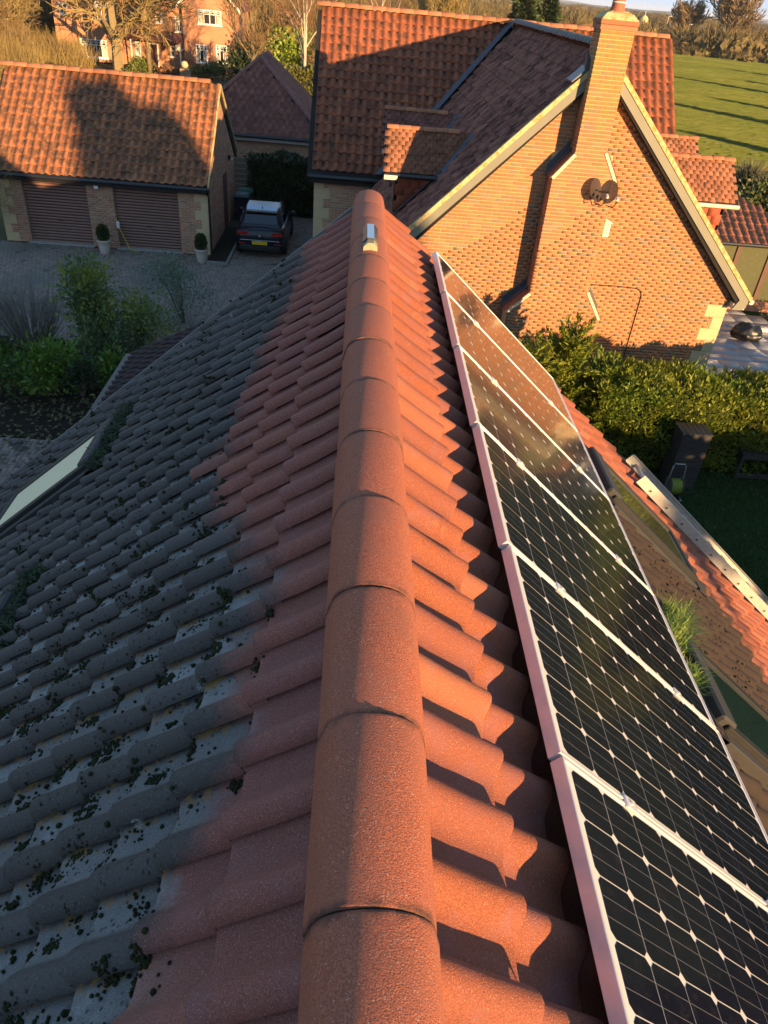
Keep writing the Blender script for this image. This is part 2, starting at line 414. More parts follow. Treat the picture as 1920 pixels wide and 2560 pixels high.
# lower extension beyond the verge --------------------------------
xl, zl, xr_, zr_, xa, za, YE = -4.03, H-5.93, 5.2, H-7.03, .755, H-3.50, 13.0
tl2 = math.hypot(xa-xl, za-zl); tr2 = math.hypot(xr_-xa, za-zr_)
mb = MB(); mb.prism([(xl, YV, zl-.1), (xa, YV, za-.1), (xr_, YV, zr_-.1), (xr_-.3, YV, zr_-.2), (xa, YV, za-.4), (xl+.3, YV, zl-.2)], (0, YE-YV, 0))
hpart(mb.build('extension_roof', M_DECK, house)); extroof = house.children[-1]
extroof = [o for o in house.children if o.name.startswith('extension_roof')][0]
mb = MB(); mb.prism([(xl+.35, YV-.1, 0), (xr_-.35, YV-.1, 0), (xr_-.35, YV-.1, zr_-.1), (xa, YV-.1, za-.45), (xl+.35, YV-.1, zl-.1)], (0, YE-YV-.1, 0))
hpart(mb.build('extension_wall', M_WALLB, house))
mats = []
for side, (x1, z1, LL) in ((-1, (xl, zl, tl2)), (1, (xr_, zr_, tr2))):
    v = Vector((x1-xa, 0, z1-za)).normalized(); x = Vector((0, -side, 0)); nn = x.cross(v)
    for k in range(int(LL/TG)):
        for j in range(32):
            yy = YV+.12+TW*j+(0 if side < 0 else TW)
            if yy > YE: continue
            mats.append(frame_matrix(Vector((xa, yy, za))+v*(.3+TG*k-TL+.05)+nn*random.gauss(0, .002), x, v, nn))
W, FF, U = join_np(tV, tF, mats, tU); me = mesh_np('extension_tiles', W, FF, U, True)
mt = Nt('extension_tile', .8, .3); mt.col(mt.mix(mt.rnd2(3.3), mt.mix(mt.noise(40, 3), (.028, .022, .022), (.055, .038, .036)), mt.mix(mt.noise(40, 3), (.04, .024, .022), (.07, .04, .034)))); mt.bump(mt.noise(160, 2), .4, .003)
me.materials.append(mt.m); o = tag(ob('extension_tiles', me, None, extroof), kind='stuff'); o.matrix_parent_inverse = house_inv
mb = MB()
for y in np.arange(YV+.1, YE, .45): mb.tube([(xa, y, za-.02), (xa, y+.44, za-.02)], .11, 8)
o = mb.smooth().build('extension_ridge', M_RIDGE, extroof); o.matrix_parent_inverse = house_inv
mb = MB(); mb.box(xl-.1, xl+.02, YV, YE, zl-.14, zl-.05); o = mb.build('gutter', flat('black_plastic', (.012, .012, .013), .4), extroof); o.matrix_parent_inverse = house_inv
# ================================================================ SOLAR PANELS
M_ALU = Nt('anodised_aluminium', .32, .5); M_ALU.col(M_ALU.mix(M_ALU.noise(30, 3), (.66, .62, .60), (.80, .77, .75))); M_ALU.set(Metallic=.45); M_ALU = M_ALU.m
def mat_cell():
    n = Nt('silicon_cell', .16, .5); o = n.xyz(n.obj()); U, V = o[0], o[1]
    a = n.mth('ABSOLUTE', U); bus = n.mth('LESS_THAN', n.mth('ABSOLUTE', n.mth('SUBTRACT', a, .026)), .0007)
    dust = n.step(n.noise(25, 5, .7), .5, .8); sp = n.step(n.vor(70), .10, .05)
    c = n.mix(n.noise(3, 2), (.005, .006, .013), (.010, .011, .018)); c = n.mix(n.mth('MULTIPLY', dust, .10), c, (.16, .12, .08))
    c = n.mix(n.mth('MULTIPLY', sp, n.mth('MULTIPLY', n.step(n.noise(9, 3), .5, .65), .55)), c, (.35, .29, .2))
    c = n.mix(n.mth('MULTIPLY', bus, .5), c, (.34, .34, .33)); n.col(c)
    n.set(Roughness=n.mix(dust, (.10,)*3, (.26,)*3)); n.b.inputs['Coat Weight'].default_value = .35; n.b.inputs['Coat Roughness'].default_value = .04
    return n.m
M_CELL = mat_cell()
M_BACK = Nt('white_backsheet', .22, .5); M_BACK.col(M_BACK.mix(M_BACK.noise(20, 4), (.48, .46, .42), (.62, .6, .55))); M_BACK = M_BACK.m
PS = Vector((1.24, 0, -1.08)).normalized(); PN = Vector((-PS.z, 0, PS.x)); PX = Vector((0, -1, 0))
PL, PWd = 1.644, .988
c = .0768; k = .0155; cellme = bpy.data.meshes.new('cell')
cp = [(-c+k, -c), (c-k, -c), (c, -c+k), (c, c-k), (c-k, c), (-c+k, c), (-c, c-k), (-c, -c+k)]
cellme.from_pydata([(x, y, 0) for x, y in cp], [], [tuple(range(8))]); cellme.materials.append(M_CELL)
frm = MB()
fd = .046; fl = .011
for (x0, x1, y0, y1) in ((0, PWd, 0, fl), (0, PWd, PL-fl, PL), (0, fl, fl, PL-fl), (PWd-fl, PWd, fl, PL-fl)):
    frm.bbox(x0, x1, y0, y1, -fd, 0, .0015)
frm_me = frm.mesh('frame'); frm_me.materials.append(M_ALU)
bk = MB(); bk.box(fl, PWd-fl, fl, PL-fl, -.012, -.0045); bk_me = bk.mesh('backsheet'); bk_me.materials.append(M_BACK)
cl = MB(); cl.bbox(-.022, .022, -.03, .03, -.004, .005, .002); cl.tube([(0, 0, .004), (0, 0, .011)], .006, 6); cl_me = cl.mesh('clamp'); cl_me.materials.append(M_ALU)
wh = ['nearest solar panel at the bottom right corner', 'second nearest solar panel with white corner diamonds', 'third nearest solar panel beside the grass tufts', 'fourth solar panel, half mirroring the brick gable', 'fifth solar panel, mirroring the lit brick gable', 'farthest solar panel beside the brick gable wall']
for i in range(6):
    y1 = 1.313+.996*i+.004                                      # far edge
    off = random.uniform(-.006, .006)
    o = Vector((.686, y1, H-1.777))+PS*(off-.004*(i == 0))
    t = thing('solar_panel', wh[i], 'solar panel', group='solar panels in a row down the sunny slope')
    t.matrix_world = frame_matrix(o, PX, PS, PN) @ Matrix.Rotation(-.012, 4, 'Z')
    ob('frame', frm_me, None, t); ob('backsheet', bk_me, None, t)
    for a in range(6):
        for b in range(10):
            cc = bpy.data.objects.new('cell', cellme); C.objects.link(cc); cc.parent = t
            cc.location = ((PWd-6*.1575)/2+.1575*(a+.5), (PL-10*.1575)/2+.1575*(b+.5), -.0035)
    for yy in (.36, 1.28):
        cc = bpy.data.objects.new('clamp', cl_me); C.objects.link(cc); cc.parent = t; cc.location = (PWd+.004, yy, .001)
for sd in (.36, 1.28):
    mb = MB(); o = Vector((.686, 0, H-1.777))+PS*sd+PN*(-fd-.022)
    mb.box(-6.25, -.35, -.02, .02, -.02, .02, frame_matrix(o, PX, PS, PN))
    tag(mb.build('mounting_rail', M_ALU), 'aluminium mounting rail under the %s half of the solar panels' % ('upper' if sd < 1 else 'lower'), 'rail')
# ================================================================ ROOF WINDOWS
M_FLASH = flat('lead_grey_flashing', (.030, .029, .027), .65, .0, var=.25, scale=20)
M_FRAMEG = flat('grey_window_frame', (.035, .034, .031), .4, .3)
def mat_glass(name, tint, rough=.06, dirt=.25, dcol=(.3, .26, .16), coat=1):
    n = Nt(name, rough, .6); d = n.step(n.noise(14, 5, .7), .5, .85); sp = n.step(n.vor(28), .12, .06)
    c = n.mix(n.mth('MULTIPLY', d, dirt), tint, dcol); c = n.mix(n.mth('MULTIPLY', sp, n.step(n.noise(12, 2), .4, .55)), c, (.05, .04, .03))
    n.col(c); n.set(Roughness=n.mix(d, (rough,)*3, (rough+.2,)*3)); n.b.inputs['Coat Weight'].default_value = coat; n.b.inputs['Coat Roughness'].default_value = .03
    return n.m
M_CREAMG = mat_glass('cream_window_pane', (.76, .64, .38), .7, .12, (.5, .45, .3), 0.0)  # pane tinted cream throughout
M_GLASSD = mat_glass('dirty_dark_glass', (.09, .095, .05), .08, .6, (.24, .21, .10))
M_GLASST = mat_glass('teal_glass', (.016, .034, .030), .05, .3, (.10, .11, .06))
def roof_window(w, gm):
    side, s0, s1, y0, y1 = w; ym = (y0+y1)/2; sm = (s0+s1)/2
    M = frame_matrix(roofpt(side, sm, ym, 0), (0, -side, 0), (side*CT, 0, -ST), (side*ST, 0, CT)); M = house_inv @ M
    hx, hy = (y1-y0)/2, (s1-s0)/2
    mb = MB()                                                   # flashing gutters all round
    for (a, b, c_, d) in ((-hx, -hx+.07, -hy, hy), (hx-.07, hx, -hy, hy), (-hx, hx, -hy, -hy+.10)): mb.bbox(a, b, c_, d, -.09, -.006, .004, M)
    fr = mb.build('roof_window', M_FLASH, house)
    mb = MB()
    for (a, b, c_, d) in ((-hx+.075, -hx+.14, -hy+.09, hy-.04), (hx-.14, hx-.075, -hy+.09, hy-.04), (-hx+.142, hx-.142, hy-.105, hy-.04)): mb.bbox(a, b, c_, d, -.09, .03, .006, M)
    mb.build('sash', M_FRAMEG, fr)
    mb = MB(); mb.bbox(-hx+.10, hx-.10, -hy+.02, -hy+.17, -.08, .05, .015, M); mb.build('hood', M_FLASH, fr)
    mb = MB(); mb.box(-hx+.143, hx-.143, -hy+.172, hy-.107, -.02, .016, M); mb.build('pane', gm, fr)
    # pleated lead apron below
    V = []; F = []; nx = 90
    for i in range(nx+1):
        x = -hx-.03+(2*hx+.06)*i/nx; z = .006*(1 if i % 2 else -1)
        u = ((x/TW) % 1.0); hh = .02*math.sin(u*2*math.pi)
        for (y, zz) in ((hy-.05, .0), (hy+.05, -.012+hh*.6), (hy+.14+.012*math.sin(x*31), -.012+hh)): V.append(tuple(M @ Vector((x, y, zz+z))))
    for i in range(nx):
        for r in range(2): F.append((i*3+r, (i+1)*3+r, (i+1)*3+r+1, i*3+r+1))
    ob('apron', mesh_np('apron', np.array(V), np.array(F)), M_FLASH, fr)
for w, g in zip(WIN, (M_GLASSD, M_GLASST, M_CREAMG, M_CREAMG)): roof_window(w, g)
# ================================================================ MOSS, WEEDS, GRASS
def blob(n=0):
    bm = bmesh.new(); bmesh.ops.create_icosphere(bm, subdivisions=1, radius=1)
    for v in bm.verts: v.co *= random.uniform(.75, 1.2)
    V = np.array([v.co[:] for v in bm.verts]); F = np.array([[v.index for v in f.verts] for f in bm.faces]); bm.free(); return V, F
mossM = []
def prof_h(x): return float(np.interp(x, [p[0] for p in prof], [p[1] for p in prof]))
def moss_at(side, s, y, size, num, rr=None):
    for q in range(num):
        ds, dy = random.gauss(0, size*.9), random.gauss(0, size*.7)
        ss, yy = s+ds, y+dy
        x = ((yy-.796)/TW) % 1.0; hgt = prof_h(x)-.056-.034*((.478-ss) % TG)/TG
        r = size*random.uniform(.35, .8) if rr is None else random.uniform(*rr)
        if covered(side, ss, yy): continue
        mossM.append(slope_frame(side, ss, yy, hgt+r*.35) @ Matrix.Rotation(random.uniform(0, 6), 4, 'Z') @ Matrix.Diagonal((r*.9, r*.95, r*1.05, 1)))
for i in range(7500):
    s = random.uniform(.6, 5.6); y = random.uniform(.3, 6.6)
    yb = np.interp(y, [0, .66, 1.3, 1.9, 2.6, 3.2, 3.8, 4.8, 5.5, 6.6], [.6, .58, .54, .48, .75, .95, .93, .8, .7, .66])
    if s < yb+.02: continue
    if random.random() < .75:                                   # along the drop edges and noses
        y = .796+TW*round((y-.796)/TW)-abs(random.gauss(0, .045))
    if random.random() < .35: s = .478+TG*round((s-.478)/TG)+abs(random.gauss(0, .02))
    moss_at(-1, s, y, random.choice([.008, .009, .011, .013, .016])*(1+.10*max(0, y-1.5)), 1)
for i in range(230):
    s = .478+TG*random.randint(0, 19)+random.uniform(-.02, .05); y = .796+TW*random.randint(-3, 27)-random.uniform(0, .05)
    yb = np.interp(y, [0, .66, 1.3, 1.9, 2.6, 3.2, 3.8, 4.8, 5.5, 6.6], [.6, .58, .54, .48, .75, .95, .93, .8, .7, .66])
    if s < yb-.02: continue
    moss_at(-1, s, y, random.choice([.012, .016, .020, .026]), random.randint(16, 60), (.003*(1+.1*y), .009*(1+.1*y)))
for i in range(210):
    s = random.uniform(.72, 2.6); y = .796+TW*random.randint(-3, 10)-random.uniform(.0, .09)
    moss_at(-1, s, y, random.choice([.010, .014, .020, .026]), random.randint(14, 70), (.0025, .0075))
for i in range(60): moss_at(-1, .52+TG*random.randint(0, 3)+random.uniform(-.06, 0), .796+TW*random.randint(-3, 20)-.012, .005, 4)
bv, bf = blob(); W, FF, _ = join_np(bv, bf, mossM); me = mesh_np('moss', W, FF, None, True)
mm = Nt('roof_moss', .95, .1); mm.col(mm.mix(mm.noise(9, 3), mm.mix(mm.noise(60, 3), (.008, .009, .008), (.018, .021, .013)), mm.mix(mm.noise(60, 3), (.022, .028, .010), (.062, .066, .022)))); mm.bump(mm.noise(200, 3), .9, .006)
me.materials.append(mm.m); tag(ob('moss', me), 'dark moss cushions scattered over the grey tiles', 'moss', kind='stuff')
def blades(name, centres, n, hgt, wid, m, nrm=Vector((0, 0, 1)), spread=.05, lean=.5):
    V, F = [], []
    for i in range(n):
        c0 = Vector(random.choice(centres)); a = random.uniform(0, 2*math.pi)
        p = c0+Vector((random.gauss(0, spread), random.gauss(0, spread), 0)); d = Vector((math.cos(a), math.sin(a), 0))
        h = hgt*random.uniform(.5, 1.15); w = wid*random.uniform(.6, 1.2); t = Vector((-d.y, d.x, 0))*w; l = lean*random.uniform(.3, 1.3)
        q1 = p+nrm*h*.5+d*h*l*.35; q2 = p+nrm*h*.9+d*h*l*1.1-nrm*h*l*.35
        b = len(V); V += [p-t, p+t, q1+t*.8, q1-t*.8, q2]
        F += [(b, b+1, b+2, b+3), (b+3, b+2, b+4)]
    mb = MB(); mb.v = [tuple(v) for v in V]; mb.f = F
    return mb
M_GRASSB = Nt('sunlit_grass_blade', .6, .3); M_GRASSB.col(M_GRASSB.mix(M_GRASSB.rnd, (.10, .17, .02), (.26, .32, .05))); M_GRASSB.b.inputs['Subsurface Weight'].default_value = 0; M_GRASSB = M_GRASSB.m
NR = Vector((ST, 0, CT))
t1 = blades('g', [roofpt(1, 2.50+.03*k, 3.03+.06*k, -.03) for k in range(9)], 520, .17, .0035, M_GRASSB, NR, .035, .8).build('grass_tuft', M_GRASSB, fix=False)
tag(t1, 'larger bright grass tuft growing from below the panels', 'grass tuft', 'grass tufts at the lower panel edge')
t2 = blades('g', [roofpt(1, 2.47+.02*k, 2.72+.04*k, -.03) for k in range(5)], 260, .11, .0035, M_GRASSB, NR, .03, .8).build('grass_tuft', M_GRASSB, fix=False)
tag(t2, 'smaller grass tuft nearer the second roof window', 'grass tuft', 'grass tufts at the lower panel edge')
M_WEED = Nt('dark_weed_leaf', .7, .2); M_WEED.col(M_WEED.mix(M_WEED.rnd, (.012, .022, .009), (.045, .065, .025))); M_WEED = M_WEED.m
for (w, lab) in ((WIN[2], 'weeds growing over the top of the cream roof window'), (WIN[3], 'weeds on the roof window at the left picture edge')):
    t = blades('w', [roofpt(-1, w[1]+random.uniform(-.06, .04), y, -.02) for y in np.arange(w[3], w[4]+.1, .025)], 1500, .05, .006, M_WEED, Vector((-ST, 0, CT)), .025, .9).build('weed_clump', M_WEED, fix=False)
    tag(t, lab, 'weeds', 'weeds on the roof windows')
# crumbs of soil and leaf litter on the brown tiles
lit = []
for i in range(420):
    s, y = random.uniform(2.5, 4.2), random.choice([random.gauss(4.25, .22), random.gauss(3.75, .3), random.gauss(3.35, .1), random.gauss(2.6, .08)])
    if covered(1, s, y): continue
    r = random.uniform(.004, .014)
    lit.append(slope_frame(1, s, y, -.03+random.uniform(0, .02)) @ Matrix.Rotation(random.uniform(0, 6), 4, 'Z') @ Matrix.Diagonal((r, r*1.6, r*.5, 1)))
W, FF, _ = join_np(bv, bf, lit); me = mesh_np('leaf_litter', W, FF); me.materials.append(flat('leaf_litter', (.035, .022, .014), .9)); tag(ob('leaf_litter', me), 'dark crumbs of soil and dead leaves on the brown tiles', 'litter', kind='stuff')
# ================================================================ LADDER
M_LAD = flat('weathered_aluminium', (.50, .48, .43), .5, .55, var=.3, scale=25)
lad = thing('ladder', 'aluminium ladder lying up the tiles by the far verge', 'ladder')
lad.matrix_world = slope_frame(1, 3.72, 6.48, 0)                # x = -Y, y = down slope, z = off roof
mb = MB()
LL = 4.1
def rail(x0, inward):
    m = MB(); s_ = 0
    m.bbox(x0-.0015, x0+.0015, s_, LL, 0, .105, .0008)
    for z in (0, .102): m.box(min(x0, x0+.03*inward), max(x0, x0+.03*inward), s_, LL, z, z+.003)
    return m
rl = rail(0, 1); rl.build('rail', M_LAD, lad)
rl = rail(.47, -1); o = rl.build('rail', M_LAD, lad); o.location = (0, -.05, 0)
M_HOLE = flat('rung_hole_dark', (.01, .01, .01), .8)
for i in range(14):
    y = .14+.29*i
    if y > LL-.06: break
    m = MB(); m.bbox(.003, .467, y-.017, y+.017, .028, .058, .005); m.build('rung', M_LAD, lad)
    m = MB(); m.tube([(.4705, y, .043), (.478, y, .043)], .017, 10); r = m.build('rung_end', M_LAD, lad)
    m = MB(); m.tube([(.4785, y, .043), (.4792, y, .043)], .012, 10); m.build('hole', M_HOLE, r)
# ================================================================ METAL-CAPPED BLOCK ON THE RIDGE
M_ZINC = Nt('bright_zinc', .22, .5); M_ZINC.col((.36, .42, .48)); M_ZINC.set(Metallic=1.0); M_ZINC = M_ZINC.m
t = thing('ridge_vent', 'small block with folded bright metal cap on the ridge', 'vent', (RX, 4.9, ZC+rise))
mb = MB(); yy0, yy1 = -.10, .30
pf = [(-.050, -.035), (-.048, .018), (-.022, .048), (.022, .048), (.048, .018), (.050, -.035)]
mb.prism([(x*.93, yy0, z*.9) for x, z in pf], (0, yy1-yy0, 0)); mb.build('block', flat('mortar_block', (.30, .26, .16), .9, var=.5, scale=40), t)
mb = MB()
for i in range(1, 4):
    a, b = pf[i], pf[i+1]; mb.prism([(a[0], yy0+.08, a[1]), (b[0], yy0+.08, b[1]), (b[0]*1.04, yy0+.08, b[1]+.006), (a[0]*1.04, yy0+.08, a[1]+.006)], (0, yy1-yy0-.06, 0))
a, b = pf[1], pf[2]; mb.prism([(a[0], yy0+.08, a[1]), (b[0], yy0+.08, b[1]), (b[0]*1.04, yy0+.08, b[1]+.006), (a[0]*1.04, yy0+.08, a[1]+.006)], (0, yy1-yy0-.06, 0))
mb.build('metal_cap', M_ZINC, t)
# ================================================================ BRICKS AND NEIGHBOUR TILES
def inv(t): return Matrix.Translation(-Vector(t.location))
def part(t, o): o.matrix_parent_inverse = inv(t); return o
bV = np.array([(0, 0, 0), (1, 0, 0), (1, 1, 0), (0, 1, 0), (0, 0, 1), (1, 0, 1), (1, 1, 1), (0, 1, 1)], float)
bF = np.array([(4, 5, 6, 7), (0, 1, 5, 4), (1, 2, 6, 5), (2, 3, 7, 6), (3, 0, 4, 7)])
CO, BR = .075, .225
def bricks(M, u0, u1, z0, z1, span=None, holes=(), proud=.007, course=CO, pitch=BR):
    """matrices of the bricks that fill a wall; M: wall frame (x along, y up, z out)"""
    out = []; r = int(round((z1-z0)/course))
    for i in range(r):
        za = z0+i*course; zc = za+course/2; a, b = u0, u1
        if span: 
            sp = span(zc); a, b = max(a, sp[0]), min(b, sp[1])
        x = u0-(pitch/2 if i % 2 else 0)
        ivs = [(a, b)]
        for (ha, hb, hz0, hz1) in holes:
            if hz0 < zc < hz1:
                nn = []
                for (p, q) in ivs:
                    if hb <= p or ha >= q: nn.append((p, q))
                    else:
                        if ha > p: nn.append((p, ha))
                        if hb < q: nn.append((hb, q))
                ivs = nn
        while x < b:
            for (p, q) in ivs:
                l, rr = max(x, p), min(x+pitch-.010, q)
                if rr-l > .012:
                    out.append(M @ Matrix.Translation((l, za+.005, -.004)) @ Matrix.Diagonal((rr-l, course-.011, .004+proud+random.uniform(-.002, .002), 1)))
            x += pitch
    return out
def mat_brick(name, stops, mort=False, lichen=False):
    n = Nt(name, .88, .2)
    c = n.ramp(n.rnd2(1.0), stops); k = n.noise(16, 3, .6); f = n.noise(90, 2)
    c = n.mix(n.mth('MULTIPLY', n.step(k, .5, .72), .35), c, (.16, .085, .05)); c = n.mix(n.mth('MULTIPLY', f, .3), c, (.40, .23, .12))
    if lichen:
        p = n.xyz(n.pos); m = n.mth('MULTIPLY', n.step(p[2], 5.9, 7.3), n.step(n.noise(7, 5, .75), .36, .60))
        m = n.mth('MULTIPLY', m, n.mth('MULTIPLY', n.step(p[1], 17.3, 17.0), n.step(p[1], 16.5, 16.8)))
        c = n.mix(n.mth('MULTIPLY', m, .75), c, n.mix(n.noise(30, 3), (.12, .115, .028), (.32, .26, .05)))
    c = n.mix(n.mth('MULTIPLY', n.step(n.noise(.8, 5, .65), .45, .75), .35), c, (.22, .12, .065))
    n.col(c); n.bump(f, .6, .006); return n.m
M_BRICK = mat_brick('orange_brick', [(0, (.30, .112, .052)), (.22, (.38, .144, .064)), (.45, (.43, .168, .074)), (.62, (.35, .130, .06)), (.80, (.30, .12, .06)), (.90, (.155, .125, .095)), (.955, (.20, .165, .115)), (.985, (.42, .13, .065))], lichen=True)
M_BRICK2 = mat_brick('brown_garage_brick', [(0, (.30, .15, .095)), (.3, (.42, .22, .14)), (.55, (.36, .17, .11)), (.75, (.46, .28, .19)), (.92, (.21, .16, .14)), (1, (.50, .30, .2))])
def mat_mortar(name, c): 
    n = Nt(name, .9, .2); n.col(n.mix(n.noise(6, 4), [x*.85 for x in c], [min(1, x*1.1) for x in c])); n.bump(n.noise(120, 2), .4, .004); return n.m
M_JOINT = mat_mortar('cream_mortar', (.55, .355, .18)); M_JOINT2 = mat_mortar('grey_mortar_joint', (.52, .40, .29))
M_STONE = mat_mortar('sandstone_quoin', (.50, .38, .22))
M_LEAD = flat('lead_flashing', (.075, .085, .10), .45, .4, var=.35, scale=9)
M_BLACKP = flat('black_gutter', (.012, .012, .013), .35)
M_CREAMP = flat('cream_gutter', (.55, .50, .38), .5)
M_SAGE = flat('sage_bargeboard', (.17, .165, .125), .6, var=.12, scale=3)
M_VERGE = Nt('lichened_verge_mortar', .9, .2); M_VERGE.col(M_VERGE.mix(M_VERGE.step(M_VERGE.noise(9, 5, .75), .45, .62), (.50, .38, .20), (.30, .22, .06))); M_VERGE.bump(M_VERGE.noise(40, 4), .8, .01); M_VERGE = M_VERGE.m
def mat_oldtile(name, base, dark, lich=.5, streak=.6, ax=(1, 1, 1)):
    n = Nt(name, .85, .25); p = n.pos
    c = n.mix(n.rnd, base, [min(1, x*1.45) for x in base])
    st = n.step(n.noise(3.0, 5, .65, n.scalev(p, ax)), .42, .66)
    uu = n.xyz(n.uv()); pan = n.step(uu[0], .42, .62)
    c = n.mix(n.mth('MULTIPLY', st, streak), c, dark)
    c = n.mix(n.mth('MULTIPLY', n.mth('MULTIPLY', pan, n.step(uu[1], .95, .5)), streak*.75), c, dark)  # darker pans; on the wing slope they paint shade between the rolls
    l = n.mth('MULTIPLY', n.step(n.noise(11, 5, .75), .60, .68), n.step(n.noise(.9, 3), .40, .6))
    c = n.mix(n.mth('MULTIPLY', l, lich), c, n.mix(n.noise(4, 2), (.42, .24, .03), (.42, .38, .28)))
    n.b.inputs['Specular IOR Level'].default_value = .1; n.col(c); n.bump(n.noise(60, 3), .5, .005); return n.m
M_OLD = mat_oldtile('weathered_red_pantile', (.22, .072, .036), (.055, .038, .030))
M_OLDG = mat_oldtile('weathered_garage_pantile', (.25, .098, .046), (.075, .05, .034), .6, .85)
M_OLDD = mat_oldtile('dark_purple_pantile', (.20, .085, .060), (.045, .024, .022), .05, .85)  # sky-lit rolls and shaded gaps of the wing slope put into the colour
M_PLAIN = mat_oldtile('lichened_plain_tile', (.20, .085, .05), (.055, .038, .028), .95, .5)
M_PLAINP = mat_oldtile('plum_slate_tile', (.19, .080, .060), (.10, .05, .045), .06, .7)
M_HUNG = mat_oldtile('red_hung_tile', (.24, .068, .04), (.13, .045, .03), .0, .3)
M_OLDR = mat_oldtile('lichened_ridge_tile', (.30, .12, .065), (.20, .12, .055), .95, .35)
M_GREYR = flat('grey_half_round_ridge', (.12, .115, .105), .85, var=.4, scale=12)
pw, pg = .265, .325
pprof = [(i/10, .032*(1+math.cos(2*math.pi*(i/10-.26)))*1.0) for i in range(11)]; pprof = [(0, .020)]+pprof[0:]+[(1.06, pprof[-1][1]-.004)]
pprof = [(-.010, -.004), (-.005, .020)]+[(x, h) for x, h in pprof[1:]]
oV, oF, oU = pantile(pw, pg+.05, pprof, amp=.064, lift=.034, thick=.024, nose=.014)
def field(t, name, M, nu, nv, m, w=pw, g=pg, VFU=(oV, oF, oU), keep=None, limit=300, skew=0, parent=None, L=None, stuff='roof_tiles', jit=.006, piece='tile'):
    """rows of tiles on a slope; M frame: x to the left hand, y down the slope, z out"""
    out = []; L = L or (g+.05)
    for r in range(nv):
        for c_ in range(nu):
            u, v = c_*w+(w/2 if (skew and r % 2) else 0), (r+1)*g
            p = M @ Vector((u+w/2, v-g/2, 0))
            if keep and not keep(p): continue
            out.append(M @ Matrix.Translation((u+random.gauss(0, .002), v-L+random.gauss(0, .007), random.gauss(0, .004))) @ Matrix.Rotation(random.gauss(0, jit*1.8), 4, 'Z') @ Matrix.Rotation(random.gauss(0, .008), 4, 'X'))
    if out: scatter_parts(piece, stuff, VFU[0], VFU[1], out, m, parent, VFU[2], limit=limit)
def flat_tile(w, g, th=.012, lap=.3):
    L = g*(1+lap); V = [(.003, 0, -.004), (w-.003, 0, -.004), (w-.003, L, th), (.003, L, th), (.003, L, 0), (w-.003, L, 0), (.003, 0, -.012), (w-.003, 0, -.012)]
    F = [(0, 1, 2, 3)[::-1], (3, 2, 5, 4)[::-1], (0, 3, 4, 6)[::-1], (2, 1, 7, 5)[::-1]]
    F = [(0, 1, 2, 3), (3, 2, 5, 4), (0, 3, 4, 6), (2, 1, 7, 5)]
    return np.array(V, float), np.array(F), np.array([(v[0]/w, v[1]/L) for v in V])
# ================================================================ THE BRICK HOUSE AHEAD
hs = thing('brick_house', 'orange brick house with tall gable chimney and red pantiled roofs', 'house', (4.9, 17.4, 0))
AX, AZ, YG, YW = 4.9, H-.69, 17.15, 17.4
EL, ER, EZ = .24, 9.56, H-.69-4.66
MX0, MX1, MRY, MRZ, MEY, MEZ = -1.6, 10.25, 29.0, H-.72, 24.75, H-4.87
ms = (MRZ-MEZ)/(MRY-MEY)
def zmain(y): return MRZ-abs(MRY-y)*ms
def zwing(x): return AZ-abs(AX-x)*1.0
# roofs
mb = MB(); dz = .12
mb.prism([(EL, YG+.03, EZ-dz), (AX, YG+.03, AZ-dz), (ER, YG+.03, EZ-dz), (ER-.25, YG+.03, EZ-dz-.15), (AX, YG+.03, AZ-dz-.3), (EL+.25, YG+.03, EZ-dz-.15)], (0, MRY-YG, 0))
wing = part(hs, mb.build('wing_roof', M_DECK, hs))
mb = MB(); b = 2*MRY-MEY
mb.prism([(MX0+.03, MEY, MEZ-dz), (MX0+.03, MRY, MRZ-dz), (MX0+.03, b, MEZ-dz), (MX0+.03, b-.25, MEZ-dz-.15), (MX0+.03, MRY, MRZ-dz-.3), (MX0+.03, MEY+.25, MEZ-dz-.15)], (MX1-MX0-.06, 0, 0))
mroof = part(hs, mb.build('main_roof', M_DECK, hs))
s45 = math.sqrt(.5)
DOR = [20.19, 23.5]
def keepwing(p):
    if zmain(p.y) > p.z+.02 and p.y > 24: return False
    for yd in DOR:
        if abs(p.y-yd) < .86 and p.z < H-2.9-abs(p.y-yd)*.84: 
            if .9 < p.x < 2.8 or 7.0 < p.x < 8.9: return False
    return True
# left slope of the wing: facing up-slope is +X, left hand is +Y
M = frame_matrix((AX, YG+.02, AZ), (0, 1, 0), (-s45, 0, -s45), (-s45, 0, s45))
field(hs, 'tile', M, 42, 20, M_OLDD, keep=keepwing, parent=wing)
# right slope of the wing
M = frame_matrix((AX, MRY, AZ), (0, -1, 0), (s45, 0, -s45), (s45, 0, s45))
field(hs, 'tile', M, 42, 20, M_OLD, keep=lambda p: keepwing(p) and p.y > YG, parent=wing, limit=0, stuff='right_slope_tiles')
# front slope of the main block: facing up-slope is +Y, left hand is -X
sl_ = math.hypot(1, ms); M = frame_matrix((MX1, MRY, MRZ), (-1, 0, 0), (0, -1/sl_, -ms/sl_), (0, -ms/sl_, 1/sl_))
field(hs, 'tile', M, int((MX1-MX0)/pw), 18, M_OLD, keep=lambda p: p.z > zwing(p.x)+.05, parent=mroof)
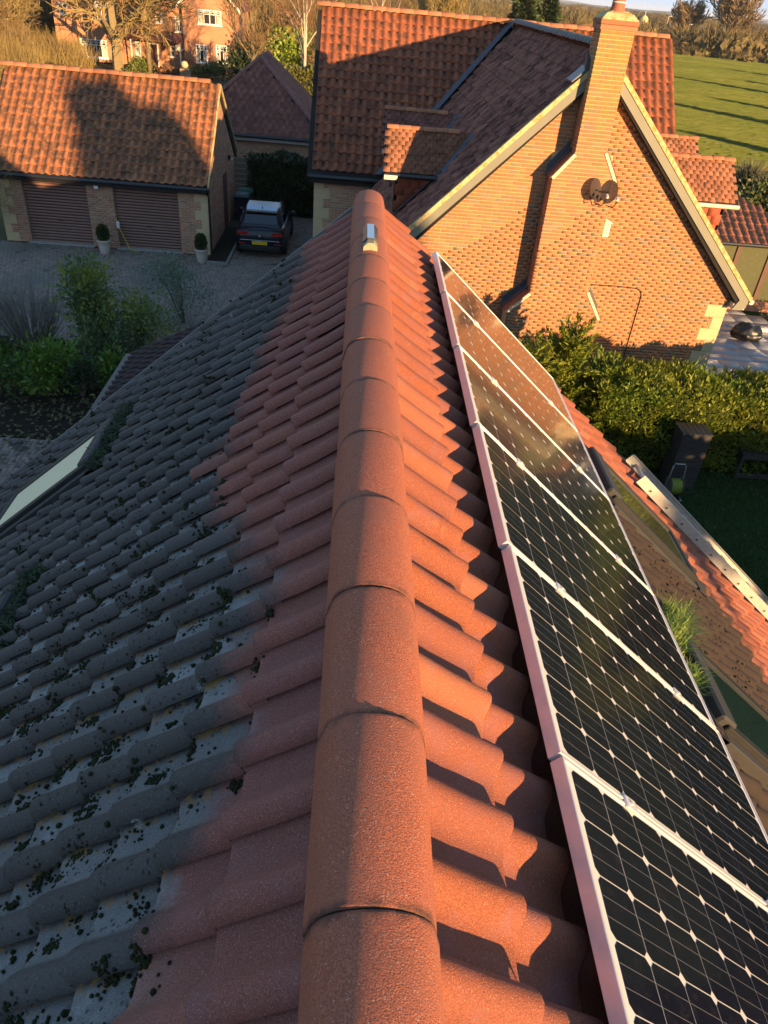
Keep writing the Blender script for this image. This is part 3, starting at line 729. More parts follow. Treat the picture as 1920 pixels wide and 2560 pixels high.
# ridges
def ridge_run(par, a, bb, r, m, L=.45, n=9, name='ridge_tile'):
    a, bb = Vector(a), Vector(bb); d = (bb-a); k = int(d.length/L); d.normalize()
    x = d.cross(Vector((0, 0, 1))).normalized(); z = x.cross(d)
    V, F = [], []
    for (y, s_) in ((0, .93), (.01, 1), (L-.012, 1), (L-.004, .93)):
        for i in range(n+1):
            t_ = math.pi*i/n; V.append((-r*math.cos(t_)*s_, y, r*.8*math.sin(t_)*s_-.02))
    for q in range(3):
        for i in range(n): F.append((q*(n+1)+i, q*(n+1)+i+1, (q+1)*(n+1)+i+1, (q+1)*(n+1)+i))
    me = mesh_np(name, np.array(V), np.array(F), None, True); me.materials.append(m)
    for i in range(k):
        o = ob(name, me, None, par); o.matrix_basis = frame_matrix(a+d*(i*L)+Vector((0, 0, random.gauss(0, .004))), x, d, z)
ridge_run(mroof, (MX0, MRY, MRZ+.03), (MX1, MRY, MRZ+.03), .15, M_OLDR)
ridge_run(wing, (AX, 17.45, AZ+.03), (AX, MRY, AZ+.03), .14, M_GREYR, .33)
# verge, bargeboards
def rake(t, x0, x1, dzt, dzb, y0, y1, m, name, zf=zwing):
    mb = MB(); mb.prism([(x0, y0, zf(x0)+dzt), (x1, y0, zf(x1)+dzt), (x1, y0, zf(x1)+dzb), (x0, y0, zf(x0)+dzb)], (0, y1-y0, 0))
    return part(t, mb.build(name, m, t))
rake(hs, EL, AX, -.015, -.145, YG-.02, YG+.09, M_VERGE, 'verge'); rake(hs, AX, ER+.02, -.015, -.145, YG-.02, YG+.09, M_VERGE, 'verge')
rake(hs, EL+.12, AX, -.147, -.38, YG, YG+.028, M_SAGE, 'bargeboard'); rake(hs, AX, 9.30, -.147, -.38, YG, YG+.028, M_SAGE, 'bargeboard')
mb = MB(); mb.prism([(9.30, YG, zwing(9.30)-.147), (9.52, YG, zwing(9.52)-.147), (9.50, YG, EZ-.30), (9.40, YG, EZ-.36), (9.18, YG, EZ-.36), (9.30, YG, zwing(9.3)-.37)], (0, .03, 0)); part(hs, mb.build('bargeboard_foot', M_SAGE, hs))
mb = MB(); mb.box(9.2, 9.5, YG+.04, 24.7, EZ-.36, EZ-.22); part(hs, mb.build('soffit', M_CREAMP, hs))
mb = MB(); mb.tube([(9.62, YG+.02, EZ-.16), (9.62, 24.7, EZ-.16)], .06, 10); part(hs, mb.build('gutter', M_CREAMP, hs))
mb = MB(); mb.tube([(MX0+.05, MEY-.08, MEZ-.14), (.75, MEY-.08, MEZ-.14)], .065, 8); part(hs, mb.build('gutter', M_BLACKP, hs))
mb = MB(); mb.box(MX0+.1, 1.0, MEY+.0, MEY+.2, MEZ-.34, MEZ-.16); part(hs, mb.build('fascia', M_BLACKP, hs))
# gable wall
WX0, WX1 = .62, 9.18
mb = MB(); q = .30
mb.prism([(WX0, YW, 0), (WX1, YW, 0), (WX1, YW, zwing(WX1)-q), (AX, YW, AZ-q), (WX0, YW, zwing(WX0)-q)], (0, .3, 0))
gw = part(hs, mb.build('gable_wall', M_JOINT, hs))
MW = frame_matrix((0, YW, 0), (1, 0, 0), (0, 0, 1), (0, -1, 0))
z0q = H-5.70
holes = [(4.17, 5.52, H-6.0, H-2.6), (3.72, 5.92, 0, H-6.0), (4.55, 5.19, H-2.6, 9)]
qs = []
zz = z0q; i = 0
while zz > .05:
    w_ = .50 if i % 2 == 0 else .27; holes.append((WX1-w_-.006, WX1+1, max(0, zz-.3), zz)); qs.append((WX1-w_, WX1, max(0, zz-.3)+.004, zz-.004)); zz -= .3; i += 1
bm_ = bricks(MW, WX0, WX1, 0, AZ-.3, lambda z: (AX-(AZ-.34-z), AX+(AZ-.34-z)), holes)
gc = Vector((5.5, YW, 5)); scatter_parts('brick', 'brickwork', bV, bF, bm_, M_BRICK, gw, smooth=False)
def quoins(t, par, lst, y, out=-1):
    for (a, b_, c_, d) in lst:
        mb = MB(); mb.bbox(a, b_+.004, y-.014, y+.2, c_, d, .004); mb.build('quoin', M_STONE, par)
quoins(hs, gw, qs, YW)
# chimney
mb = MB(); Y0, Y1 = 16.9, YW+.05
mb.prism([(3.70, Y0, 0), (5.93, Y0, 0), (5.93, Y0, H-6.07), (5.53, Y0, H-5.45), (5.53, Y0, H-3.04), (5.20, Y0, H-2.50), (5.20, Y0, H-.37), (4.53, Y0, H-.37), (4.53, Y0, H-2.58), (4.16, Y0, H-3.06), (4.16, Y0, H-5.58), (3.70, Y0, H-6.04)], (0, Y1-Y0, 0))
chim = part(hs, mb.build('chimney', M_JOINT, hs))
MC = frame_matrix((0, Y0, 0), (1, 0, 0), (0, 0, 1), (0, -1, 0))
def chspan(z):
    z -= H
    l = np.interp(z, [-9, -6.04, -5.58, -3.06, -2.58, 1], [3.70, 3.70, 4.16, 4.16, 4.53, 4.53]); r = np.interp(z, [-9, -6.07, -5.45, -3.04, -2.5, 1], [5.93, 5.93, 5.53, 5.53, 5.20, 5.20]); return l+.003, r-.003
b1 = bricks(MC, 3.70, 5.93, 0, H-.37, chspan)
ML = frame_matrix((4.53, Y0, 0), (0, -1, 0), (0, 0, 1), (-1, 0, 0))
b1 += bricks(ML, -.52, 0, H-2.55, H-.37)
b1 += bricks(frame_matrix((4.16, Y0, 0), (0, -1, 0), (0, 0, 1), (-1, 0, 0)), -.5, 0, H-5.55, H-3.08)
scatter_parts('brick', 'chimney_brickwork', bV, bF, b1, M_BRICK, chim, smooth=False)
mb = MB(); mb.bbox(4.50, 5.23, Y0-.035, Y1+.03, H-.37, H-.29, .006); mb.bbox(4.49, 5.24, Y0-.045, Y1+.04, H-.285, H-.205, .006); mb.build('oversail_course', M_OLDR, chim)
mb = MB(); mb.prism([(4.51, Y0-.03, H-.205), (5.22, Y0-.03, H-.205), (5.22, Y1+.02, H-.205), (4.51, Y1+.02, H-.205)], (0, 0, .02)); bmx = bmesh.new()
vs_ = [(4.51, Y0-.03, H-.19), (5.22, Y0-.03, H-.19), (5.22, Y1+.02, H-.19), (4.51, Y1+.02, H-.19), (4.6, Y0+.05, H-.10), (5.12, Y0+.05, H-.10), (5.12, Y1-.05, H-.10), (4.6, Y1-.05, H-.10), (4.72, Y0+.14, H-.06), (5.02, Y0+.14, H-.06), (5.02, Y1-.14, H-.06), (4.72, Y1-.14, H-.06)]
i = len(mb.v); mb.v += vs_
for a in (0, 4):
    for j in range(4): mb.f.append((i+a+j, i+a+(j+1) % 4, i+a+4+(j+1) % 4, i+a+4+j))
mb.f.append((i+8, i+9, i+10, i+11)); mb.build('flaunching', M_VERGE, chim)
mb = MB(); mb.lathe([(.145, -.02), (.14, .04), (.125, .09), (.118, .3), (.128, .62), (.15, .64), (.15, .70), (.12, .72)], 20, (4.83, 17.13, H-.09)); pot = mb.smooth().build('chimney_pot', flat('terracotta_pot', (.30, .095, .05), .7, var=.3), chim)
mb = MB(); mb.lathe([(.124, .155), (.126, .157), (.126, .175), (.124, .177)], 20, (4.83, 17.13, H-.09)); mb.build('white_band', flat('white_mortar_band', (.7, .62, .5)), pot)
# shoulders of the chimney breast: tiles, lead and mortar fillets
M_SHT = flat('brown_creasing_tile', (.16, .065, .04), .75, var=.4, scale=12)
def shoulder(xa_, za_, xb_, zb_):
    d = Vector((xb_-xa_, 0, zb_-za_)); n = d.length; d.normalize(); nn = Vector((-d.z, 0, d.x)) if d.x > 0 else Vector((d.z, 0, -d.x))
    nn = nn if nn.z > 0 else -nn; k = 5
    par = MB(); par.prism([Vector((xa_, 16.92, za_)), Vector((xb_, 16.92, zb_)), Vector((xb_, 16.92, zb_))+nn*.02, Vector((xa_, 16.92, za_))+nn*.02], (0, .46, 0)); par = par.build('shoulder', M_SHT, chim)
    for i in range(k):
        p = Vector((xa_, 0, za_))+d*(n*i/k)+nn*.018; e = d*(n/k+.03)
        for j, (ya, yb) in enumerate(((16.875, 17.03), (17.034, 17.15))):
            m_ = MB(); a = p+Vector((0, ya, 0)); m_.prism([a+nn*.010, a+e+nn*.022, a+e+nn*.006, a-nn*.004], (0, yb-ya, 0)); m_.build('tile', M_SHT, par)
    m_ = MB(); a = Vector((xa_, 17.155, za_))-d*.10+nn*.04; e = d*(n+.12); m_.prism([a, a+e, a+e+nn*.012, a+nn*.012], (0, .23, 0)); 
    a = Vector((xa_, 17.37, za_))-d*.12+nn*.05; m_.prism([a, a+e, a+e+Vector((0, 0, .14)), a+Vector((0, 0, .14))], (0, .02, 0)); m_.build('lead_flashing', M_LEAD, par)
    m_ = MB(); a = Vector((xa_, 16.876, za_))-nn*.05; e = d*n; m_.prism([a, a+e, a+e+nn*.062, a+nn*.062], (0, .03, 0)); m_.build('mortar_fillet', flat('pale_fillet', (.62, .52, .34), .9), par)
shoulder(4.53, H-2.58, 4.14, H-3.07); shoulder(4.16, H-5.58, 3.68, H-6.05); shoulder(5.20, H-2.50, 5.55, H-3.06); shoulder(5.53, H-5.45, 5.95, H-6.09)
# lead at the junction of chimney and roof
mb = MB(); mb.prism([(4.50, 17.12, AZ-.33), (4.22, 17.12, AZ-.60), (4.22, 17.12, AZ-.63), (4.50, 17.12, AZ-.40)], (0, .5, 0))
for i in range(4): mb.box(4.44+.02*i, 4.53, 17.14+.09*i, 17.21+.09*i, AZ-.42+.03*i, AZ-.20+.03*i)
part(hs, mb.build('chimney_lead', M_LEAD, hs))
# valley lead
mb = MB(); a, bq = Vector((AX-.05, MRY-.05, AZ-.02)), Vector((.70, 24.71, MEZ+.03))
mb.prism([a+Vector((-.16, .0, .02)), bq+Vector((-.16, 0, .02)), bq+Vector((.02, -.13, .05)), a+Vector((.02, -.13, .05))], (0, 0, .015)); part(hs, mb.build('valley_lead', M_LEAD, hs))
# front wall of the main block
mb = MB(); mb.box(-1.35, 4.9, 25.0, 33, 0, MEZ-.12); mb.prism([(-1.35, 25.0, MEZ-.12), (-1.35, MRY, MRZ-.4), (-1.35, 33, MEZ-.12)], (.3, 0, 0)); mb.prism([(10.0, 25.0, MEZ-.12), (10.0, MRY, MRZ-.4), (10.0, 33, MEZ-.12)], (-.3, 0, 0)); mb.box(4.9, 10.0, 25.0, 33, 0, MEZ-.12)
mw = part(hs, mb.build('main_wall', M_JOINT2, hs))
lst, hl = [], []; zz = MEZ-.25; i = 0
while zz > .05:
    w_ = .50 if i % 2 else .30; lst.append((-1.354, -1.354+w_, max(0, zz-.3)+.004, zz-.004)); hl.append((-2, -1.354+w_+.006, max(0, zz-.3), zz)); zz -= .3; i += 1
scatter_parts('brick', 'main_wall_brickwork', bV, bF, bricks(frame_matrix((0, 25.0, 0), (1, 0, 0), (0, 0, 1), (0, -1, 0)), -1.35, .75, 0, MEZ-.15, None, hl), M_BRICK2, mw, smooth=False, limit=200)
quoins(hs, mw, lst, 25.0)
mb = MB(); mb.box(WX0-.02, WX0+.28, YW+.3, 25, 0, zwing(WX0)-.3); mb.box(WX1-.3, WX1, YW+.3, 25, 0, zwing(WX1)-.3); part(hs, mb.build('side_wall', M_JOINT2, hs))
# dormers
pV = flat_tile(.172, .128, .012, .35); hV = flat_tile(.26, .19, .014, .3)
def dormer(yd, sgn, zr, xe, m):
    hwid, rise_ = 1.0, .84; zi = zr
    xs = AX+sgn*(AZ-zr)                          # where the ridge meets the wing slope
    xf = AX+sgn*(abs(xe-AX))
    mb = MB(); a = [(xe, yd-hwid, zr-rise_), (xe, yd, zr), (xe, yd+hwid, zr-rise_)]
    mb.prism([a[0], a[1], a[2], (xe, yd+hwid-.1, zr-rise_-.08), (xe, yd, zr-.1), (xe, yd-hwid+.1, zr-rise_-.08)], (-sgn*(abs(xe-xs)+1.0), 0, 0))
    d = part(hs, mb.build('dormer', M_DECK, hs))
    sl2 = math.hypot(hwid, rise_); v = Vector((0, -hwid/sl2, -rise_/sl2)); nn = Vector((0, -rise_/sl2, hwid/sl2)); x = Vector((-1, 0, 0))
    x0 = max(xe, xs+sgn*-1.0) if sgn < 0 else xe
    start = Vector((xe if sgn > 0 else xe+2.1, yd, zr+.02)); M = frame_matrix(start, x, v, nn)
    keep = lambda p: (p.z > zwing(p.x)-.02) and (min(xe, xs) - .02 < p.x < max(xe, xs)+.9)
    field(hs, 't', M, 13, int(sl2/.128), m, w=.172, g=.128, VFU=pV, keep=keep, parent=d, skew=1, L=.128*1.35, limit=200, stuff='dormer_tiles', jit=.012)
    mb = MB(); mb.prism([(xe, yd, zr+.02), (xe, yd+hwid, zr-rise_+.02), (xe, yd+hwid, zr-rise_+.035), (xe, yd, zr+.035)], (-sgn*(abs(xe-xs)+.9), 0, 0)); mb.build('far_slope', m, d)
    ridge_run(d, (xe, yd, zr+.03), (xs, yd, zr+.03), .10, M_OLDR, .30, 7)
    # walls: front and near cheek
    xw = xe-sgn*.27; yc = yd-.84
    mb = MB(); zt = zr-rise_+.10
    zb = zwing(xw)-.1
    mb.prism([(xw, yc, zb), (xw, yc, zt), (AX+sgn*(AZ-zt), yc, zt)], (0, .05, 0)); ck = mb.build('cheek', M_HUNG, d)
    M2 = frame_matrix((xw if sgn > 0 else xw+1.8, yc-.012, zt-.04), (-1, 0, 0), (0, 0, -1), (0, -1, 0))
    field(hs, 't', M2, 7, 6, M_HUNG, w=.26, g=.19, VFU=hV, keep=lambda p: p.z > zwing(p.x)+.06 and (p.x > xw+.02 if sgn < 0 else p.x < xw-.02), parent=ck, skew=1, L=.19*1.3, limit=60, stuff='hung_tiles', jit=.004)
    mb = MB(); mb.prism([(xw, yc, zb), (xw, yd+.84, zb), (xw, yd+.84, zt), (xw, yd, zr-.1), (xw, yc, zt)], (-sgn*.06, 0, 0)); fr = mb.build('front', flat('brown_dormer_timber', (.07, .03, .02), .6), d)
    mb = MB(); mb.box(min(xw+sgn*.002, xw+sgn*.02), max(xw+sgn*.002, xw+sgn*.02), yd-.6, yd+.6, zb+.25, zt-.05); mb.build('pane', M_GLASSD, fr)
    gm = M_CREAMP if sgn > 0 else M_BLACKP
    mb = MB(); mb.tube([(xe, yd-hwid-.05, zr-rise_-.03), (AX+sgn*(AZ-zr+rise_)-sgn*.05, yd-hwid-.05, zr-rise_-.03)], .05, 8); mb.build('gutter', gm, d)
    if sgn < 0:
        mb = MB(); mb.box(xe-.02, xe+.30, yd-hwid-.11, yd-hwid-.02, zr-rise_-.12, zr-rise_-.02); mb.build('gutter_end', M_CREAMP, d)
        p, q_ = Vector((xs, yd, zr)), Vector((AX-(AZ-zr+rise_), yd-hwid, zr-rise_)); mb = MB(); mb.prism([p, q_, q_+Vector((.12, -.12, .02)), p+Vector((.14, -.02, .02))], (0, 0, .03)); mb.build('valley_lead', M_LEAD, d)
        p, q_ = Vector((AX-(AZ-zt), yc-.03, zt)), Vector((xw, yc-.03, zwing(xw))); mb = MB(); mb.prism([p, q_, q_+Vector((.02, -.10, .03)), p+Vector((.02, -.10, .03))], (0, 0, .04)); mb.build('apron_lead', M_LEAD, d)
for yd in DOR: dormer(yd, -1, H-2.85, .66, M_PLAIN if yd < 21 else M_PLAINP); dormer(yd, 1, H-2.94, 9.5 if yd < 21 else 9.78, M_PLAIN)
# garden room on the far right
gr = MB(); gx0, gx1, gy0, gy1, gz = 10.9, 15.9, 25.0, 29.6, H-6.05; ap = (13.2, 27.3, H-4.95)
for a, bq in (((gx0, gy0), (gx1, gy0)), ((gx1, gy0), (gx1, gy1)), ((gx1, gy1), (gx0, gy1)), ((gx0, gy1), (gx0, gy0))):
    gr.quad((a[0], a[1], gz), (bq[0], bq[1], gz), ap)
gr.quad((gx0, gy0, gz), (gx0, gy1, gz), (gx1, gy1, gz), (gx1, gy0, gz)); gro = part(hs, gr.build('garden_room', M_DECK, hs))
rs_ = math.hypot(ap[1]-gy0, ap[2]-gz); v = Vector((0, -(ap[1]-gy0)/rs_, -(ap[2]-gz)/rs_)); nn = Vector((0, v.z, -v.y))
def keepg(p):
    f = (ap[2]+.03-p.z)/(ap[2]-gz); return ap[0]-f*(ap[0]-gx0) < p.x < ap[0]+f*(gx1-ap[0])
field(hs, 't', frame_matrix((gx1, ap[1], ap[2]+.06), (-1, 0, 0), v, nn), 18, 8, M_OLDD, keep=keepg, parent=gro, limit=150, stuff='garden_room_tiles')
mb = MB(); mb.tube([(gx0, gy0-.07, gz-.05), (gx1, gy0-.07, gz-.05)], .06, 8); mb.build('gutter', M_BLACKP, gro)
M_BROWNT = flat('brown_timber_post', (.085, .035, .02), .6)
for x in (11.3, 12.35, 13.05, 14.2, 15.4): 
    mb = MB(); mb.box(x-.07, x+.07, gy0+.25, gy0+.39, 0, gz-.05); mb.build('post', M_BROWNT, gro)
mb = MB(); mb.box(gx0+.3, gx1-.4, gy0+.30, gy0+.33, .3, gz-.1); mb.build('pane', M_GLASSD, gro)
mb = MB(); mb.box(gx0+.3, gx1-.4, gy0+.22, gy0+.4, 0, .35); mb.build('plinth', M_BRICK2, gro)
# things fixed to the gable: dishes, louvre, cable ---------------------------------
M_DISH = Nt('dark_mesh_dish', .6, .3); M_DISH.col((.045, .028, .02)); M_DISH.b.inputs['Alpha'].default_value = .94; M_DISH = M_DISH.m
M_BLK = flat('black_steel', (.012, .011, .011), .5)
def dish(x, z, yaw, lab, lx):
    t = thing('satellite_dish', lab, 'satellite dish', (x, 16.78, z), 0, 'pair of satellite dishes on the gable')
    V, F = [], []; nr, na = 5, 22
    R = Matrix.Rotation(yaw, 4, 'Z') @ Matrix.Rotation(-.35, 4, 'X')
    for r in range(nr+1):
        for a in range(na):
            q = r/nr; px, pz = .175*q*math.cos(2*math.pi*a/na), .235*q*math.sin(2*math.pi*a/na); V.append(tuple(R @ Vector((px, -.55*(px*px+pz*pz)*-1*-1+0, pz))))
    for r in range(nr):
        for a in range(na): F.append((r*na+a, r*na+(a+1) % na, (r+1)*na+(a+1) % na, (r+1)*na+a))
    ob('reflector', mesh_np('reflector', np.array(V), np.array(F), None, True), M_DISH, t)
    mb = MB(); mb.tube([tuple(R @ Vector((0, 0, -.27))), tuple(R @ Vector((lx*.2, -.22, -.33))), tuple(R @ Vector((lx*.3, -.40, -.22)))], .011, 6); mb.build('arm', M_BLK, t)
    mb = MB(); p = R @ Vector((lx*.3, -.42, -.2)); mb.tube([p, p+Vector((0, .09, .03))], .028, 8); mb.build('receiver', flat('pale_lnb', (.5, .47, .42)), t)
    mb = MB(); mb.tube([tuple(R @ Vector((0, .0, 0))), (lx*-.3, .06, -.02), (lx*-.3, .10, -.1)], .02, 6); mb.box(lx*-.3-.05, lx*-.3+.05, .095, .112, -.2, .06); mb.build('bracket', M_BLK, t)
dish(5.10, H-3.22, .55, 'left-hand dark mesh dish on the brick gable', -.3); dish(5.42, H-3.24, -.45, 'right-hand dark mesh dish with pale receiver beyond it', .9)
t = thing('wall_vent', 'white slatted vent on the gable below the dishes', 'vent', (5.72, 17.4, H-4.1))
for i in range(3): mb = MB(); mb.bbox(-.09+.065*i, -.035+.065*i, -.06, -.008, -.21, .19-.03*i, .006); mb.build('slat', flat('white_vent', (.72, .66, .5)), t)
mb = MB(); mb.prism([(-.11, -.07, .22), (.13, -.07, .10), (.13, -.07, .08), (-.11, -.07, .2)], (0, .07, 0)); mb.build('hood', flat('white_vent_hood', (.72, .66, .5)), t)
mb = MB(); pts = [(5.67, 17.38, H-5.43), (6.3, 17.38, H-5.42), (6.83, 17.38, H-5.44), (6.95, 17.38, H-5.50), (6.99, 17.38, H-5.62), (6.99, 17.38, H-7.1), (6.99, 17.38, .05)]
mb.tube(pts, .011, 5); tag(mb.build('wall_cable', M_BLK), 'thin black cable running across and down the gable wall', 'cable')
# ================================================================ DOUBLE GARAGE
ga = thing('double_garage', 'double garage with two brown roller doors and pantiled roof', 'garage', (-8.6, 27.0, 0))
GX0, GX1, GY, GRY, GRZ, GEY, GEZ = -12.55, -5.02, 27.0, 30.15, H-3.33, 26.75, H-6.0
mb = MB(); bk2 = 2*GRY-GEY
mb.prism([(GX0+.02, GEY, GEZ-.12), (GX0+.02, GRY, GRZ-.12), (GX0+.02, bk2, GEZ-.12), (GX0+.02, bk2-.2, GEZ-.25), (GX0+.02, GRY, GRZ-.36), (GX0+.02, GEY+.2, GEZ-.25)], (GX1-GX0-.04, 0, 0))
gr_ = part(ga, mb.build('roof', M_DECK, ga))
gs = (GRZ-GEZ)/(GRY-GEY); q = math.hypot(1, gs)
field(ga, 't', frame_matrix((GX1, GRY, GRZ), (-1, 0, 0), (0, -1/q, -gs/q), (0, -gs/q, 1/q)), int((GX1-GX0)/pw)+1, 13, M_OLDG, g=.333, keep=lambda p: p.x > GX0, parent=gr_)
ridge_run(gr_, (GX0, GRY, GRZ+.03), (GX1, GRY, GRZ+.03), .15, M_OLDR)
mb = MB(); 
for sg, yy in ((1, GEY), (-1, bk2)): mb.prism([(GX1-.02, GRY, GRZ-.02), (GX1-.02, yy, GEZ-.02), (GX1-.02, yy, GEZ-.10), (GX1-.02, GRY, GRZ-.10)], (.05, 0, 0))
part(ga, mb.build('verge', M_VERGE, ga))
mb = MB()
for yy in (GEY, bk2): mb.prism([(GX1-.06, GRY, GRZ-.11), (GX1-.06, yy, GEZ-.11), (GX1-.06, yy, GEZ-.32), (GX1-.06, GRY, GRZ-.32)], (.05, 0, 0))
part(ga, mb.build('bargeboard', M_BLACKP, ga))
mb = MB(); mb.tube([(GX0, GEY-.07, GEZ-.13), (GX1+.02, GEY-.07, GEZ-.13)], .065, 8); part(ga, mb.build('gutter', M_BLACKP, ga))
mb = MB(); mb.box(GX0, GX1, GEY, GY-.01, GEZ-.3, GEZ-.16); part(ga, mb.build('fascia', M_BLACKP, ga))
D1, D2, DH = (-11.37, -9.2), (-8.32, -6.11), 2.08
gx0, gx1 = -12.2, -5.1
mb = MB(); zt = GEZ-.15
for (a, b_) in ((gx0, D1[0]), (D1[1], D2[0]), (D2[1], gx1)): mb.box(a, b_, GY, GY+.3, 0, zt)
for d in (D1, D2): mb.box(d[0], d[1], GY, GY+.3, DH, zt)
mb.prism([(gx1-.3, GY+.3, 0), (gx1-.3, bk2-.3, 0), (gx1-.3, bk2-.3, GEZ-.2), (gx1-.3, GRY, GRZ-.4), (gx1-.3, GY+.3, GEZ-.2)], (.3, 0, 0)); mb.box(gx0, gx0+.3, GY+.3, bk2-.3, 0, zt); mb.box(gx0, gx1, bk2-.6, bk2-.3, 0, zt); mb.box(gx0+.3, gx1-.3, GY+1.2, GY+1.25, 0, zt)
gwl = part(ga, mb.build('wall', M_JOINT2, ga))
MWg = frame_matrix((0, GY, 0), (1, 0, 0), (0, 0, 1), (0, -1, 0))
hl = [(D1[0], D1[1], 0, DH+.22), (D2[0], D2[1], 0, DH+.22)]; lst = []
for (xa_, sg) in ((gx1, -1), (gx0, 1)):
    zz = 2.1; i = 0
    while zz > .03:
        w_ = .45 if i % 2 == 0 else .24; l = (min(xa_, xa_+sg*w_), max(xa_, xa_+sg*w_), max(0, zz-.3)+.004, zz-.004); lst.append(l); hl.append((l[0]-.006, l[1]+.006, l[2]-.004, l[3]+.004)); zz -= .3; i += 1
mats = bricks(MWg, gx0, gx1, 0, zt, None, hl)
for d in (D1, D2):                                             # soldier course over each door
    k = int((d[1]-d[0]+.1)/.075)
    for i in range(k): mats.append(MWg @ Matrix.Translation((d[0]-.04+.075*i, DH+.005, -.004)) @ Matrix.Diagonal((.065, .205, .013, 1)))
MS = frame_matrix((gx1, 0, 0), (0, 1, 0), (0, 0, 1), (1, 0, 0))
mats += bricks(MS, GY+.0, bk2-.3, 0, GRZ-.4, lambda z: (GY if z < GEZ-.2 else GY+(z-GEZ+.25)/gs, (bk2-.3) if z < GEZ-.2 else bk2-.3-(z-GEZ+.25)/gs), [(30.2, 31.1, 0, 2.05)])
scatter_parts('brick', 'brickwork', bV, bF, mats, M_BRICK2, gwl, smooth=False)
quoins(ga, gwl, lst, GY)
M_SHUT = flat('brown_roller_door', (.20, .105, .08), .45, 0, .5, var=.12, scale=3)
for d in (D1, D2):
    mb = MB(); mb.box(d[0], d[1], GY+.14, GY+.16, 0, DH); dr = part(ga, mb.build('roller_door', M_DECK, ga))
    sl = MB(); w_ = d[1]-d[0]-.02; hh = DH/21
    pts = [(0, .008), (.020, .014), (.026, hh*.5), (.020, hh-.020), (0, hh-.012)]
    V = [(x, -y, z) for x in (0, w_) for y, z in pts]; n_ = len(pts); F = [(i, i+1, n_+i+1, n_+i)[::-1] for i in range(n_-1)]
    me = mesh_np('slat', np.array(V), F); me.materials.append(M_SHUT)
    for i in range(21): o = ob('slat', me, None, dr); o.location = (d[0]+.01, GY+.139, .005+hh*i)
    mb = MB(); mb.bbox((d[0]+d[1])/2-.11, (d[0]+d[1])/2+.11, GY+.105, GY+.122, .78, .82, .004); mb.build('handle', M_BLK, dr)
    for xx in (d[0], d[1]): mb = MB(); mb.box(xx-.03 if xx == d[1] else xx, xx if xx == d[1] else xx+.03, GY+.08, GY+.11, 0, DH); mb.build('guide', M_SHUT, dr)
    mb = MB(); mb.box(d[0]-.05, d[1]+.05, GY-.12, GY+.14, 0, .035); mb.build('threshold', flat('concrete_sill', (.30, .29, .26), .9), dr)
mb = MB(); mb.box(gx1-.01, gx1+.02, 30.2, 31.1, 0, 2.03); part(ga, mb.build('side_door', flat('brown_side_door', (.10, .03, .022), .6), ga))
mb = MB(); mb.tube([(gx1+.03, GEY-.05, GEZ-.2), (gx1+.05, GY-.06, GEZ-.42), (gx1+.05, GY-.06, .05)], .035, 8); part(ga, mb.build('downpipe', M_BLACKP, ga))
def floodlight(p, d, lab):
    t = thing('floodlight', lab, 'floodlight', p); d = Vector(d)
    mb = MB(); mb.box(-.05, .05, -.03, .03, -.05, .05); mb.tube([(0, 0, 0), d*.12], .018, 6); mb.build('bracket', M_BLK, t)
    R = d.to_track_quat('Y', 'Z').to_matrix().to_4x4(); mb = MB(); mb.bbox(-.09, .09, .10, .15, -.07, .07, .008, R); mb.build('housing', M_BLK, t)
    mb = MB(); mb.box(-.075, .075, .152, .158, -.055, .055, R); mb.build('lens', flat('pale_lamp_glass', (.7, .68, .6), .15), t)
    mb = MB(); mb.tube([(0, -.02, -.06), (0, -.04, -.14)], .025, 8); mb.build('sensor', M_BLK, t)
floodlight((-8.78, 26.9, 2.12), (0, -.9, -.35), 'black floodlight between the two garage doors')
floodlight((-5.05, 31.6, 2.45), (.8, -.5, -.3), 'pale twin lamp high on the garage side wall')
# ================================================================ HIPPED ROOF BUILDING BEHIND THE GARAGE
hb = thing('hipped_outbuilding', 'outbuilding with plum hipped tile roof behind the garage', 'building', (-4.7, 36.8, 0))
hx0, hx1, hy0, hy1, hz, hap, hbk = -8.0, -1.45, 36.55, 43.1, H-5.9, Vector((-4.73, 39.78, H-3.17)), Vector((-4.73, 40.2, H-3.17))
mb = MB(); e = [(hx0, hy0, hz), (hx1, hy0, hz), (hx1, hy1, hz), (hx0, hy1, hz)]
mb.quad(e[0], e[1], hap); mb.quad(e[1], e[2], hbk, hap); mb.quad(e[2], e[3], hbk); mb.quad(e[3], e[0], hap, hbk); mb.quad(*e[::-1])
hro = part(hb, mb.build('roof', M_DECK, hb))
q = Vector((0, hy0-hap.y, hz-hap.z)); L_ = q.length; v = q.normalized(); nn = Vector((0, v.z, -v.y)); fV = flat_tile(.31, .31, .016, .2)
def keeph(p): f = (hap.z+.03-p.z)/(hap.z-hz); return hap.x-f*(hap.x-hx0)+.06 < p.x < hap.x+f*(hx1-hap.x)-.06
field(hb, 't', frame_matrix((hx1, hap.y, hap.z+.03), (-1, 0, 0), v, nn), 22, 14, M_PLAINP, w=.31, g=.305, VFU=fV, keep=keeph, parent=hro, skew=1, L=.31*1.2, jit=.004)
ridge_run(hro, hap+Vector((0, 0, .03)), Vector((hx1, hy0, hz+.05)), .11, flat('plum_hip_tile', (.20, .075, .06), .8, var=.3), .33, 7, 'hip_tile'); ridge_run(hro, hap+Vector((0, 0, .03)), Vector((hx0, hy0, hz+.05)), .11, flat('plum_hip_tile_b', (.20, .075, .06), .8, var=.3), .33, 7, 'hip_tile')
q = Vector((hx1-hap.x, 0, hz-hap.z)); v = q.normalized(); nn = Vector((-v.z, 0, v.x)); 
